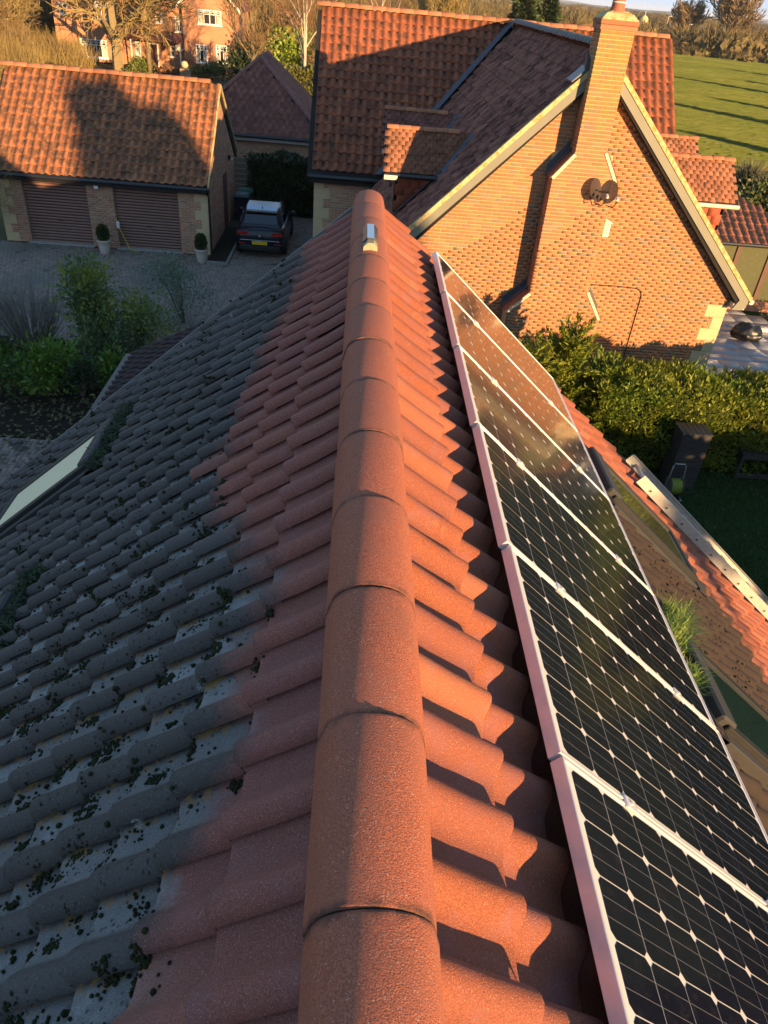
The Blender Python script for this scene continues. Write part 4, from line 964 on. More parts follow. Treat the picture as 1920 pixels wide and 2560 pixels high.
field(hb, 't', frame_matrix((hap.x, hy1, hap.z+.03), (0, -1, 0), v, nn), 20, 13, M_PLAINP, w=.31, g=.305, VFU=fV, keep=lambda p: p.y > hy0+.1+(p.x-hap.x < 0) and (p.y-hy0) > (hx1-p.x)*.985+.1, parent=hro, skew=1, L=.31*1.2, limit=0, stuff='side_slope_tiles')
mb = MB(); mb.prism([(-1.9, 38.8, H-4.75), (4.5, 38.8, H-4.75), (4.5, 36.9, H-6.1), (-1.2, 36.9, H-6.1)], (0, 0, .1)); part(hb, mb.build('link_roof', M_PLAINP, hb))
mb = MB(); mb.tube([(hx0, hy0-.06, hz-.06), (hx1, hy0-.06, hz-.06)], .065, 8); part(hb, mb.build('gutter', M_BLACKP, hb))
mb = MB(); mb.box(hx0+.1, hx1-.1, hy0+.03, hy0+.2, hz-.26, hz-.12); part(hb, mb.build('fascia', flat('pale_fascia', (.38, .36, .36), .6), hb))
mb = MB(); mb.box(hx0+.25, hx1-.25, 36.8, 42.8, 0, hz-.1); hw_ = part(hb, mb.build('wall', M_JOINT2, hb))
scatter_parts('brick', 'brickwork', bV, bF, bricks(frame_matrix((0, 36.8, 0), (1, 0, 0), (0, 0, 1), (0, -1, 0)), -6.0, hx1-.25, .8, hz-.2), M_BRICK2, hw_, smooth=False)
# ================================================================ BRICK HOUSE ACROSS THE LANE
fh = thing('far_brick_house', 'large red brick house with white windows beyond the garage', 'house', (-20.5, 84, 0))
M_BRF = Nt('far_red_brick', .9, .2); n = M_BRF
tb = n.node('TexBrick'); n.put(tb.inputs['Vector'], n.vec(n.xyz(n.pos)[0], n.xyz(n.pos)[2], 0)); tb.inputs['Scale'].default_value = 4.4; tb.inputs['Mortar Size'].default_value = .03; tb.inputs['Brick Width'].default_value = 1; tb.inputs['Row Height'].default_value = .33
tb.inputs['Color1'].default_value = (.46, .22, .125, 1); tb.inputs['Color2'].default_value = (.38, .165, .09, 1); tb.inputs['Mortar'].default_value = (.42, .30, .19, 1)
n.col(n.mix(n.noise(2, 4), tb.outputs[0], (.42, .20, .115))); M_BRF = n.m
M_WHITE = flat('white_window_paint', (.78, .75, .68), .5, var=.06); M_PANE = mat_glass('far_window_glass', (.03, .032, .035), .05, .1)
zb_ = .05
mb = MB(); mb.prism([(-17.3, 84, zb_), (-12.25, 84, zb_), (-12.25, 84, H-3.0), (-14.75, 84, H-.6), (-17.3, 84, H-3.0)], (0, 9, 0)); mb.box(-29.5, -17.3, 84.6, 92, zb_, H-2.6); mb.prism([(-27.3, 84.2, zb_), (-23.2, 84.2, zb_), (-23.2, 84.2, H-2.6), (-25.2, 84.2, H-.6), (-27.3, 84.2, H-2.6)], (0, 6, 0)); fw = part(fh, mb.build('wall', M_BRF, fh))
mb = MB(); mb.box(-17.35, -12.2, 83.96, 84.1, zb_, zb_+.9); part(fh, mb.build('plinth', flat('red_plinth', (.34, .12, .06), .9), fh))
mb = MB(); mb.prism([(-17.7, 83.7, H-3.35), (-14.75, 83.7, H-.35), (-11.85, 83.7, H-3.35), (-11.85, 83.7, H-3.15), (-14.75, 83.7, H-.1), (-17.7, 83.7, H-3.15)], (0, 9.6, 0))
mb.prism([(-29.8, 84.3, H-2.7), (-29.8, 88.4, H+.8), (-29.8, 92.4, H-2.7), (-29.8, 92.4, H-2.9), (-29.8, 88.4, H+.5), (-29.8, 84.3, H-2.9)], (12.4, 0, 0)); mb.prism([(-27.7, 83.9, H-2.8), (-25.2, 83.9, H-.2), (-22.8, 83.9, H-2.8), (-25.2, 83.9, H-.45)], (0, 6, 0))
part(fh, mb.build('roof', M_PLAINP, fh))
for (xa_, za_, xb_, zb2) in ((-17.75, H-3.4, -14.75, H-.4), (-14.75, H-.4, -11.8, H-3.4)):
    mb = MB(); mb.prism([(xa_, 83.62, za_), (xb_, 83.62, zb2), (xb_, 83.62, zb2+.28), (xa_, 83.62, za_+.28)], (0, .06, 0)); part(fh, mb.build('bargeboard', M_WHITE, fh))
def win(x0, x1, z0, z1, nx, y=84, bars=True):
    mb = MB(); fwd = .09
    for (a, b_, c_, d) in ((x0, x1, z0, z0+.09), (x0, x1, z1-.09, z1), (x0, x0+.08, z0+.09, z1-.09), (x1-.08, x1, z0+.09, z1-.09)): mb.box(a, b_, y-.06, y+.03, c_, d)
    for i in range(1, nx): xm = x0+(x1-x0)*i/nx; mb.box(xm-.035, xm+.035, y-.055, y+.02, z0+.09, z1-.09)
    if bars: 
        zt = z1-(z1-z0)*.30; mb.box(x0+.08, x1-.08, y-.05, y+.02, zt-.03, zt+.03)
        for i in range(nx*2): xm = x0+(x1-x0)*(i+.5)/(nx*2); mb.box(xm-.018, xm+.018, y-.045, y+.02, zt+.03, z1-.09)
        mb.box(x0+.08, x1-.08, y-.045, y+.02, (zt+z1)/2-.02, (zt+z1)/2+.02)
    w = part(fh, mb.build('window', M_WHITE, fh)); mb = MB(); mb.box(x0+.05, x1-.05, y-.012, y-.004, z0+.05, z1-.05); mb.build('pane', M_PANE, w)
    mb = MB(); mb.box(x0+.1, x0+.1+(x1-x0)*.16, y-.018, y-.013, z0+.1, z1-(z1-z0)*.3); mb.box(x1-.1-(x1-x0)*.16, x1-.1, y-.018, y-.013, z0+.1, z1-(z1-z0)*.3); mb.build('curtain', flat('curtain', (.5, .44, .34), .9), w)
    mb = MB(); mb.box(x0-.08, x1+.08, y-.12, y, z0-.08, z0); mb.build('sill', M_WHITE, w)
win(-15.81, -13.61, H-4.46, H-3.29, 4); win(-16.17, -15.06, H-7.62, H-6.11, 3); win(-14.26, -13.18, H-7.51, H-6.02, 3)
win(-18.12, -17.38, H-5.3, H-4.07, 2, 84.6); win(-18.15, -17.38, H-6.75, H-6.0, 3, 84.6); win(-19.95, -19.3, H-4.7, H-3.94, 1, 84.6, False); win(-25.7, -24.4, H-4.84, H-3.45, 3, 84.2); win(-27.2, -24.7, H-8.0, H-6.5, 5, 84.2); win(-22.1, -21.6, H-8.1, H-6.4, 2, 84.6); win(-18.75, -18.3, H-7.4, H-6.5, 1, 84.6, False); win(-28.9, -28.1, H-4.7, H-3.8, 2, 84.6, False)
mb = MB(); mb.box(-20.75, -19.9, 84.5, 84.62, zb_, H-6.4); dr = part(fh, mb.build('door_frame', M_WHITE, fh)); mb = MB(); mb.box(-20.65, -20.0, 84.47, 84.49, zb_, H-6.5); mb.build('door', flat('brown_door', (.14, .06, .04), .5), dr)
mb = MB(); mb.box(-22.3, -17.4, 83.2, 84.55, H-6.15, H-6.0); mb.prism([(-22.4, 83.1, H-6.0), (-22.4, 84.55, H-6.0), (-22.4, 84.55, H-5.35)], (5.0, 0, 0)); part(fh, mb.build('porch_canopy', M_PLAINP, fh))
mb = MB(); [mb.box(x, x+.1, 83.25, 83.35, 0, H-6.15) for x in (-22.2, -17.6)]; part(fh, mb.build('porch_post', M_WHITE, fh))
mb = MB(); mb.tube([(-12.35, 83.93, .1), (-12.35, 83.93, H-3.2)], .06, 6); part(fh, mb.build('downpipe', M_BLACKP, fh))
# ================================================================ GROUND
def sheet(name, pts, z, m, label=None):
    mb = MB(); mb.quad(*[(x, y, z) for x, y in pts]); o = mb.build(name, m, None, fix=False); o['kind'] = 'structure'; return o
n = Nt('rough_ground', .95, .1); n.col(n.mix(n.noise(.02, 4), n.mix(n.noise(.6, 5), (.045, .04, .022), (.09, .075, .04)), n.mix(n.noise(.5, 5), (.035, .05, .015), (.075, .085, .03)))); M_GROUND = n.m
sheet('ground', [(-6000, -3000), (6000, -3000), (6000, 9000), (-6000, 9000)], -.03, M_GROUND)
n = Nt('pasture_grass', .95, .1); v = n.scalev(n.pos, (1, 1, 1))
a = n.noise(.12, 4); b = n.noise(1.6, 5, .7); c_ = n.noise(9, 3, .7)
col = n.mix(b, (.10, .165, .03), (.16, .22, .045)); col = n.mix(n.step(a, .42, .7), col, (.19, .215, .05)); col = n.mix(n.mth('MULTIPLY', n.step(c_, .45, .75), .4), col, (.07, .12, .02)); n.col(col); n.bump(n.noise(9, 4, .8), 1.0, .9); M_FIELD = n.m
sheet('field', [(12, 49), (26, 46), (130, 60), (175, 190), (97.4, 206.4), (74, 212.6), (5, 226)], -.016, M_FIELD)
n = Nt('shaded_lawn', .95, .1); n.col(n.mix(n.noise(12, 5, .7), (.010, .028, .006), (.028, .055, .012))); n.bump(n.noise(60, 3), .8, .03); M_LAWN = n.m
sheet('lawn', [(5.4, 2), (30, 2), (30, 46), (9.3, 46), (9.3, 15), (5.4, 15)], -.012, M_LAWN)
n = Nt('soil', .95, .1); n.col(n.mix(n.noise(9, 5, .7), (.012, .010, .008), (.045, .036, .024))); n.bump(n.noise(30, 4, .7), 1, .05); M_SOIL = n.m
sheet('planting_bed', [(-10.5, 13.6), (-4.4, 13.6), (-4.4, 19.0), (-6.5, 19.6), (-10.5, 19.4)], .004, M_SOIL)
sheet('soil_bed', [(-5.08, 26.1), (-4.42, 26.1), (-4.42, 30.6), (-5.08, 30.6)], .075, M_SOIL)
# block paving: herringbone
M_JSAND = flat('paving_joint_sand', (.05, .046, .04), .95)
drv = sheet('driveway', [(-14, 8), (-4.0, 8), (-4.0, 13), (-1.0, 13.4), (-1.0, 33.2), (-5.05, 33.2), (-5.05, 27), (-14, 27)], -.006, M_JSAND)
n = Nt('paving_block', .8, .3); g = n.noise(.55, 4); cc = n.mix(n.rnd, (.18, .138, .11), (.30, .225, .18)); cc = n.mix(n.step(g, .45, .7), cc, (.16, .145, .115)); cc = n.mix(n.mth('MULTIPLY', n.step(n.noise(1.3, 3), .62, .68), .8), cc, (.035, .033, .030)); cc = n.mix(n.mth('MULTIPLY', n.noise(60, 2), .35), cc, (.08, .075, .07)); n.col(cc); n.bump(n.noise(90, 2), .4, .004); M_PAVE = n.m
pvV = np.array([(-1, -1, 0), (1, -1, 0), (1, 1, 0), (-1, 1, 0), (-.93, -.86, 1), (.93, -.86, 1), (.93, .86, 1), (-.93, .86, 1)], float)
pvF = np.array([(4, 5, 6, 7), (0, 1, 5, 4), (1, 2, 6, 5), (2, 3, 7, 6), (3, 0, 4, 7)])
pm = []; u = .103
def paved(x, y):
    if -10.4 < x < -4.5 and 13.7 < y < 18.9: return False
    if x > -4.1 and y < 13.4: return False
    if -5.1 < x < -4.4 and y > 26.0: return False
    if x < -5.05 and y > 26.85: return False
    return -12.8 < x < -1.2 and 10.8 < y < 33
for i in range(-125, -11):
    for j in range(104, 322):
        d = (i-j) % 4
        if d == 0: cx, cy, hx, hy = (i+1)*u, (j+.5)*u, u-.003, u/2-.003
        elif d == 3: cx, cy, hx, hy = (i+.5)*u, (j+1)*u, u/2-.003, u-.003
        else: continue
        if paved(cx, cy) and in_view((cx, cy, 0), 1.1):
            pm.append(Matrix.Translation((cx, cy, -.004)) @ Matrix.Rotation(random.gauss(0, .006), 4, 'X') @ Matrix.Diagonal((hx, hy, .012+random.uniform(0, .004), 1)))
scatter_parts('paving_block', 'paving_blocks', pvV, pvF, pm, M_PAVE, drv, smooth=False)
# concrete strip beside the hedge and kerb of the bed
M_CONC = flat('concrete_kerb', (.20, .19, .17), .9, var=.3, scale=6)
for (x0, x1, y0, y1, lab) in ((-4.42, -4.34, 26.05, 30.6, ''), (-5.1, -4.34, 26.0, 26.08, '')):
    mb = MB(); mb.bbox(x0, x1, y0, y1, -.01, .10, .008); o = mb.build('kerb', M_CONC); o['kind'] = 'structure'
# patio slabs
pt = sheet('patio', [(9.25, 17.5), (14.6, 18.4), (13.9, 25.0), (9.25, 25.0)], .0, flat('slab_joint', (.06, .058, .055), .95))
n = Nt('blue_grey_slab', .45, .5); n.col(n.mix(n.rnd, n.mix(n.noise(3, 5), (.16, .17, .185), (.25, .255, .27)), n.mix(n.noise(3, 5), (.20, .205, .215), (.30, .30, .31)))); n.bump(n.noise(20, 4), .3, .006); M_SLAB = n.m
mb = MB(); mb.bbox(-.5, .5, -.5, .5, 0, .03, .003); sv = np.array(mb.v); sf = [f for f in mb.f]
me = mesh_np('slab', sv, sf); me.materials.append(M_SLAB)
y = 17.5; r = 0
while y < 25:
    hgt = [.6, .45, .6, .75][r % 4]; x = 9.3-(.35 if r % 2 else 0)
    while x < 14.3:
        w_ = random.choice([.6, .9, .9])
        if x+w_ > 9.26 and x+w_ < 14.5:
            o = ob('slab', me, None, pt); x0 = max(x, 9.26); o.location = ((x0+x+w_)/2, y+hgt/2, .001); o.scale = ((x+w_-x0)-.012, hgt-.012, 1); o.rotation_euler = (random.gauss(0, .002), random.gauss(0, .002), 0)
        x += w_
    y += hgt; r += 1
# distant hills
mb = MB(); N = 60
for k, (dist, hh, mcol) in enumerate(((4200, 20, 0), (6500, 34, 1))):
    V = []
    for i in range(N+1):
        x = -5500+11000*i/N; hz = hh*(.45+.55*math.sin(i*.37+k*2)*math.sin(i*.13+1+k))+6*math.sin(i*1.7); hz = max(6, min(hz, 33)); V.append((x, dist, hz))
    for i in range(N): mb.quad((V[i][0], dist-900, -2), (V[i+1][0], dist-900, -2), V[i+1], V[i]); mb.quad(V[i], V[i+1], (V[i+1][0], dist+900, -2), (V[i][0], dist+900, -2))
n = Nt('distant_moor', .95, .1); n.col(n.mix(n.noise(.004, 4), (.07, .085, .08), (.10, .115, .10))); o = mb.smooth().build('hills', n.m); o['kind'] = 'structure'

# pasture grass: low ragged swathes that stand up and catch the low sun
r = np.random.default_rng(77); N = 17000; y = 46+(r.random(N)**1.35)*168; x = r.uniform(.26, .66, N)*y+r.uniform(-2, 6, N); k = (y < 211-(x-76)*.26) & (y > 50.5-(x-12)*.28); x, y = x[k], y[k]; N = len(x)
ns = 7; ln = r.uniform(1.2, 3.6, N)*(.6+y/110); hh = (.07+.00075*y)*r.uniform(.6, 1.25, N); an = r.normal(-.08, .16, N); t_ = np.linspace(-.5, .5, ns)
bx = x[:, None]+np.cos(an)[:, None]*ln[:, None]*t_; by = y[:, None]+np.sin(an)[:, None]*ln[:, None]*t_+r.normal(0, .05, (N, ns)); env = np.clip(1.15-(2*np.abs(t_))**3, .05, 1)
tz = hh[:, None]*env*r.uniform(.55, 1.15, (N, ns)); tb = np.stack([bx, by, np.zeros_like(bx)-.02], 2); tt = np.stack([bx+r.normal(0, .04, (N, ns)), by+.35*tz, tz], 2)
V = np.concatenate([tb, tt], 1).reshape(-1, 3); o_ = np.arange(N)[:, None]*2*ns; q_ = np.arange(ns-1)[None]
F = np.stack([o_+q_, o_+q_+1, o_+ns+q_+1, o_+ns+q_], 2).reshape(-1, 4)
n = Nt('pasture_blades', .9, .1); a = n.noise(.07, 4, .6); col = n.mix(n.step(a, .40, .68), n.mix(n.rnd, (.068, .086, .019), (.088, .106, .024)), n.mix(n.rnd, (.094, .106, .024), (.116, .122, .031))); n.col(n.mix(n.mth('MULTIPLY', n.noise(3, 3, .7), .35), col, (.04, .075, .01)))
me = mesh_np('grass', V, F); me.materials.append(n.m); tag(ob('grass', me), 'sunlit pasture grass of the big field on the right', 'grass', kind='stuff')
# ================================================================ FOLIAGE HELPERS
def sprays(P, D, l, w, jitter=.5, seed=0, bend=0.0):
    """leaf-like quads at points P along directions D (arrays)"""
    r = np.random.default_rng(seed); n = len(P)
    D = D+r.normal(0, jitter, (n, 3)); D /= np.linalg.norm(D, axis=1)[:, None]
    S = np.cross(D, r.normal(0, 1, (n, 3))); S /= np.linalg.norm(S, axis=1)[:, None]+1e-9
    L = (l*r.uniform(.6, 1.3, n))[:, None]; W = (w*r.uniform(.7, 1.3, n))[:, None]
    B = np.cross(S, D)*L*bend
    V = np.stack([P, P+D*L*.45-S*W+B, P+D*L, P+D*L*.45+S*W+B], 1).reshape(-1, 3)
    F = np.arange(4*n).reshape(n, 4); return V, F
def leaf_mat(name, a, b, c=None, rough=.55, sc=.8, trans=0.0):
    n = Nt(name, rough, .35); col = n.mix(n.rnd, a, b); col = n.mix(n.mth('MULTIPLY', n.mth('GREATER_THAN', n.rnd2(13.7), .95), .6), col, (.10, .065, .025))
    if c: col = n.mix(n.step(n.noise(sc, 3), .45, .65), col, c)
    n.col(col)
    if trans:
        tr = n.node('BsdfTranslucent'); n.put(tr.inputs[0], col); mx = n.node('MixShader'); mx.inputs[0].default_value = trans
        n.t.links.new(n.b.outputs[0], mx.inputs[1]); n.t.links.new(tr.outputs[0], mx.inputs[2]); n.t.links.new(mx.outputs[0], n.t.nodes['Material Output'].inputs[0])
    return n.m
M_LEYL = leaf_mat('leylandii_spray', (.095, .135, .012), (.28, .31, .034), (.13, .20, .02), trans=.3)
M_IVY = leaf_mat('dark_ivy_leaf', (.012, .024, .010), (.035, .055, .020), (.02, .045, .012))
M_LAUREL = leaf_mat('laurel_leaf', (.06, .14, .016), (.16, .26, .036), (.035, .085, .014), .35, .7, .15)
M_SHRUB = leaf_mat('shrub_leaf', (.07, .13, .05), (.16, .23, .09), (.19, .23, .03), .6, 1.1, .15)
M_BARK = flat('brown_bark', (.11, .08, .05), .95, var=.4, scale=20)
M_BARKL = flat('lit_grey_bark', (.21, .165, .085), .95, var=.4, scale=9)
M_BIRCH = flat('pale_birch_bark', (.42, .37, .29), .9, var=.4, scale=6)
M_TWIG = Nt('winter_twig', .95, .1); M_TWIG.col(M_TWIG.mix(M_TWIG.noise(.25, 3), (.15, .10, .055), (.22, .155, .07))); M_TWIG = M_TWIG.m
M_TWIGO = Nt('ochre_twig', .95, .1); M_TWIGO.col(M_TWIGO.mix(M_TWIGO.noise(.25, 3), (.20, .145, .05), (.27, .20, .075))); M_TWIGO = M_TWIGO.m
M_TWIGG = Nt('grey_twig', .95, .1); M_TWIGG.col(M_TWIGG.mix(M_TWIGG.noise(.8, 3), (.12, .11, .095), (.20, .18, .15))); M_TWIGG = M_TWIGG.m
M_TWIGR = Nt('russet_twig', .95, .1); M_TWIGR.col(M_TWIGR.mix(M_TWIGR.noise(.25, 3), (.17, .085, .045), (.23, .12, .06))); M_TWIGR = M_TWIGR.m
def mk(name, V, F, m, par=None, smooth=False):
    me = mesh_np(name, V, F, None, smooth); me.materials.append(m); return ob(name, me, None, par)
def box_cloud(n, x0, x1, y0, y1, ztop, seed, top=.45, rough=.18, face=-1):
    """points and outward directions over the top and near face of a hedge"""
    r = np.random.default_rng(seed); nt = int(n*top); nf = n-nt
    X = r.uniform(x0, x1, n); P = np.zeros((n, 3)); D = np.zeros((n, 3)); P[:, 0] = X
    lump = lambda x, y: .5*np.sin(x*1.9+1)+.35*np.sin(x*4.3+y*2.1)+.25*np.sin(x*9.1+y*5)
    Y = r.uniform(y0, y1, nt); e = np.minimum((Y-y0), (y1-Y)); Z = ztop+rough*lump(X[:nt], Y)-.25*np.exp(-e*5)
    P[:nt, 1] = Y; P[:nt, 2] = Z; D[:nt] = (0, -.25, 1)
    Zf = r.uniform(.05, 1, nf)*ztop; P[nt:, 1] = (y0 if face < 0 else y1)+face*(.16*lump(X[nt:], Zf*2)+.12*np.sin(Zf*7+X[nt:]*3)); P[nt:, 2] = Zf; D[nt:] = (0, .75*face, .65)
    P += r.normal(0, .05, (n, 3)); return P, D
# ---------------------------------------------------------------- leylandii hedge with two taller bushes
hd = thing('leylandii_hedge', 'long clipped green conifer hedge in front of the gable', 'hedge', (9.5, 14.8, 0))
P, D = box_cloud(15000, 5.4, 16.5, 13.95, 15.6, 1.86, 3, .42); P2, D2 = box_cloud(11000, 5.4, 16.5, 13.95, 15.6, 1.86, 31, .5)
P3, D3 = box_cloud(18000, 5.4, 16.5, 13.95, 15.6, 1.86, 33, .45); V, F = sprays(np.vstack([P, P2, P3]), np.vstack([D, D2, D3]), .125, .017, .5, 4); part(hd, mk('foliage', V, F, M_LEYL, hd))
V, F = sprays(*box_cloud(4000, 5.4, 16.5, 13.95, 15.6, 1.8, 9, .4, face=1), .16, .03, .5, 5); part(hd, mk('back_foliage', V, F, M_LEYL, hd))
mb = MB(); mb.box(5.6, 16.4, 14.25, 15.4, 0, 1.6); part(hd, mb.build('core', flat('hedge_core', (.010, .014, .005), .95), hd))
def conifer_bush(name, label, x, y, hgt, rad, n, seed, m=M_LEYL, l=.22, cat='conifer', group=None, spike=1.0, pw_=.75):
    t = thing(name, label, cat, (x, y, 0), 0, group); r = np.random.default_rng(seed)
    zz = r.uniform(.04, 1, n)**.85; a = r.uniform(0, 2*np.pi, n)
    prof_r = rad*np.clip((1-zz)**pw_*1.12, .02, 1)*(.72+.22*np.sin(a*5+zz*9)+.20*np.sin(zz*26+a*2))
    rr = prof_r*r.uniform(.55, 1.05, n)
    Pp = np.stack([rr*np.cos(a), rr*np.sin(a), zz*hgt], 1); Dd = np.stack([np.cos(a), np.sin(a), np.full(n, .75*spike)], 1)
    V, F = sprays(Pp, Dd, l, l*.17, .45, seed, -.1); mk('foliage', V, F, m, t)
    mb = MB(); mb.tube([(0, 0, 0), (0, 0, hgt*.85)], [rad*.10, .02], 6); mb.build('trunk', M_BARK, t)
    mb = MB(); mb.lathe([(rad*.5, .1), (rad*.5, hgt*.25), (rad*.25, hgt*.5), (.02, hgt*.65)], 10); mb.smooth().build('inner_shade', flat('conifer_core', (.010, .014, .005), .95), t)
    return t
def plume_conifer(label, x, y, hgt, rad, nb, seed, lean=0):
    t = thing('conifer', label, 'conifer', (x, y, 0), 0, 'conifers by the gable'); R = random.Random(seed); P, D = [], []; limbs = MB()
    for i in range(nb):
        f = R.random()**.8; z0 = hgt*(.05+.72*f); a = R.uniform(0, 6.28); el = R.uniform(.35, .95)+.35*f; d = Vector((math.cos(a)*math.cos(el), math.sin(a)*math.cos(el), math.sin(el)))
        L = rad*R.uniform(.75, 1.35)*(1.05-.45*f); b = Vector((lean*f, 0, z0)); side = d.cross(Vector((0, 0, 1))).normalized(); upv = side.cross(d)
        limbs.tube([b, b+d*L*.5, b+d*L*.95], [.018, .010, .003], 4, False)
        for k in range(int(95*L)):
            u = R.random()**.8; w = (1-u)*.30+.03; p = b+d*(L*u)+side*R.gauss(0, w*.45)+upv*R.gauss(0, w*.16)-Vector((0, 0, .10*u*u)); dd = d+side*R.gauss(0, .55)-Vector((0, 0, .15)); P.append(tuple(p)); D.append(tuple(dd))
    V, F = sprays(np.array(P), np.array(D), .13, .017, .22, seed, -.1); mk('foliage', V, F, M_LEYL, t); limbs.build('limbs', M_BARK, t, fix=False)
    mb = MB(); mb.tube([(0, 0, 0), (lean*.5, 0, hgt*.5), (lean, 0, hgt*.9)], [.08, .05, .01], 6); mb.build('trunk', M_BARK, t)
plume_conifer('feathery green conifer standing tallest against the gable wall', 4.7, 15.0, 2.9, 1.15, 150, 11, .1)
plume_conifer('loose conifer beside the roof edge, left of the tallest', 3.9, 14.7, 2.55, 1.15, 140, 12, -.1)
plume_conifer('broad conifer joining the clipped hedge, right of the tallest', 5.6, 14.9, 1.95, 1.2, 150, 13, .15)
# ---------------------------------------------------------------- dark ivy hedge behind the car
iv = thing('ivy_hedge', 'dark ivy-clad hedge behind the parked car', 'hedge', (-2.9, 34, 0))
V, F = sprays(*box_cloud(9000, -4.55, -.9, 33.3, 34.4, 2.15, 21, .25), .13, .05, .6, 22); part(iv, mk('foliage', V, F, M_IVY, iv))
mb = MB(); mb.box(-4.45, -1.0, 33.5, 34.3, 0, 1.95); part(iv, mb.build('core', flat('ivy_core', (.006, .009, .005), .95), iv))
# ---------------------------------------------------------------- shrubs on the planting bed
def leafy(name, label, x, y, hgt, rx, ry, n, seed, m, l, w, cat='shrub', group=None, stems=7, zmin=.05, jit=.5, lean=(0, 0)):
    t = thing(name, label, cat, (x, y, 0), 0, group); r = np.random.default_rng(seed)
    k = 16; cen = np.stack([r.normal(0, rx*.45, k), r.normal(0, ry*.45, k), r.uniform(zmin+.15, .85, k)*hgt], 1); cen[:, 0] += lean[0]*cen[:, 2]; cen[:, 1] += lean[1]*cen[:, 2]
    idx = r.integers(0, k, n); off = r.normal(0, 1, (n, 3))*np.array([rx*.30, ry*.30, hgt*.14]); Pp = cen[idx]+off; Pp[:, 2] = np.clip(Pp[:, 2], .03, hgt*1.05)
    Dd = off/np.linalg.norm(off, axis=1)[:, None]+np.array([0, -.15, .75]); V, F = sprays(Pp, Dd, l, w, jit, seed, -.12); mk('foliage', V, F, m, t)
    mb = MB()
    for i in range(stems):
        c0 = cen[i % k]; mb.tube([(c0[0]*.1, c0[1]*.1, 0), (c0[0]*.5, c0[1]*.5, c0[2]*.55), tuple(c0)], [.022, .014, .006], 5)
    mb.build('stem', M_BARK, t); return t
leafy('laurel_bush', 'large glossy laurel bush at the left of the planting bed', -7.95, 15.6, 1.15, .52, .5, 900, 41, M_LAUREL, .15, .032, group='laurel bushes')
leafy('laurel_bush', 'broad bright laurel bush in the middle of the planting bed', -6.8, 15.75, 1.35, .6, .6, 1500, 42, M_LAUREL, .15, .032, group='laurel bushes')
leafy('laurel_bush', 'small laurel bush nearest the brown lower roof', -5.5, 16.3, 1.0, .36, .4, 600, 43, M_LAUREL, .14, .03, group='laurel bushes')
leafy('dark_shrub', 'low dark shrub between the two bright laurels', -6.15, 15.75, .85, .42, .4, 800, 44, M_IVY, .09, .03)
leafy('mixed_shrub', 'tall loose shrub of green and yellow leaves above the laurels', -6.15, 17.5, 2.5, .66, .6, 4600, 45, M_SHRUB, .11, .036, stems=16)
leafy('mixed_shrub', 'thin grey-green shrub leaning over the brown lower roof', -5.35, 18.3, 1.85, .85, .75, 3200, 46, M_SHRUB, .09, .028, stems=14)
leafy('sapling', 'airy blue-green sapling on the paving edge before the pots', -4.75, 20.6, 1.75, .8, .65, 2600, 47, leaf_mat('sapling_leaf', (.09, .14, .095), (.18, .24, .16)), .075, .022, 'sapling', stems=9, zmin=.2)
# bare twiggy shrub
def twiggy(name, label, x, y, hgt, rad, n, seed, m, cat='shrub', group=None):
    t = thing(name, label, cat, (x, y, 0), 0, group); r = random.Random(seed); mb = MB()
    for i in range(n):
        a = r.uniform(0, 6.28); q = rad*math.sqrt(r.random()); h = hgt*r.uniform(.6, 1.1); b = (q*.4*math.cos(a), q*.4*math.sin(a), 0); tip = Vector((q*math.cos(a)*1.2+r.gauss(0, .08), q*math.sin(a)*1.2+r.gauss(0, .08), h))
        mid = (Vector(b)+tip)/2+Vector((r.gauss(0, .05), r.gauss(0, .05), 0)); mb.tube([b, mid, tip], [.008, .005, .002], 3, False)
        for k in range(3):
            s0 = Vector(b).lerp(tip, r.uniform(.4, .9)); mb.tube([s0, s0+Vector((r.gauss(0, .14), r.gauss(0, .14), r.uniform(.1, .35)))], [.004, .0015], 3, False)
    mb.build('twigs', m, t, fix=False); return t
twiggy('twiggy_shrub', 'bare grey twiggy shrub left of the tall loose shrub', -8.2, 18.4, 1.7, .95, 260, 5, M_TWIGG)
twiggy('twiggy_shrub', 'bare twiggy shrub at the left picture edge beside the driveway', -9.6, 17.9, 1.35, .9, 170, 6, M_TWIGG)
# fallen leaves on the planting bed
fl = []
for i in range(2600):
    x, y = random.uniform(-9.8, -4.5), random.uniform(12.2, 18.6)
    if y < 13.4 and random.random() < .6: continue
    fl.append(Matrix.Translation((x, y, .025+random.random()*.02)) @ Matrix.Rotation(random.uniform(0, 6), 4, 'Z') @ Matrix.Rotation(random.gauss(0, .4), 4, 'X') @ Matrix.Diagonal((.035, .05, .03, 1)))
W, FF, _ = join_np(np.array([(-1, 0, 0), (0, -1, .2), (1, 0, 0), (0, 1, .2)]), np.array([(0, 1, 2, 3)]), fl); n = Nt('fallen_leaf', .8, .2); n.col(n.mix(n.rnd, (.035, .03, .014), (.15, .12, .05)))
tag(mk('fallen_leaves', W, FF, n.m), 'fallen leaves over the planting bed and paving', 'leaves', kind='stuff')
# lawn blades in the garden on the right
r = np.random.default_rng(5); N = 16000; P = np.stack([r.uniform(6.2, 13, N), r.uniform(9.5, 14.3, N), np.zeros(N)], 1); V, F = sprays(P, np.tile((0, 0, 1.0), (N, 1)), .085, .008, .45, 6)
tag(mk('grass', V, F, leaf_mat('lawn_blade', (.012, .032, .007), (.032, .065, .014))), 'dark shaded lawn grass below the ladder', 'grass', kind='stuff')
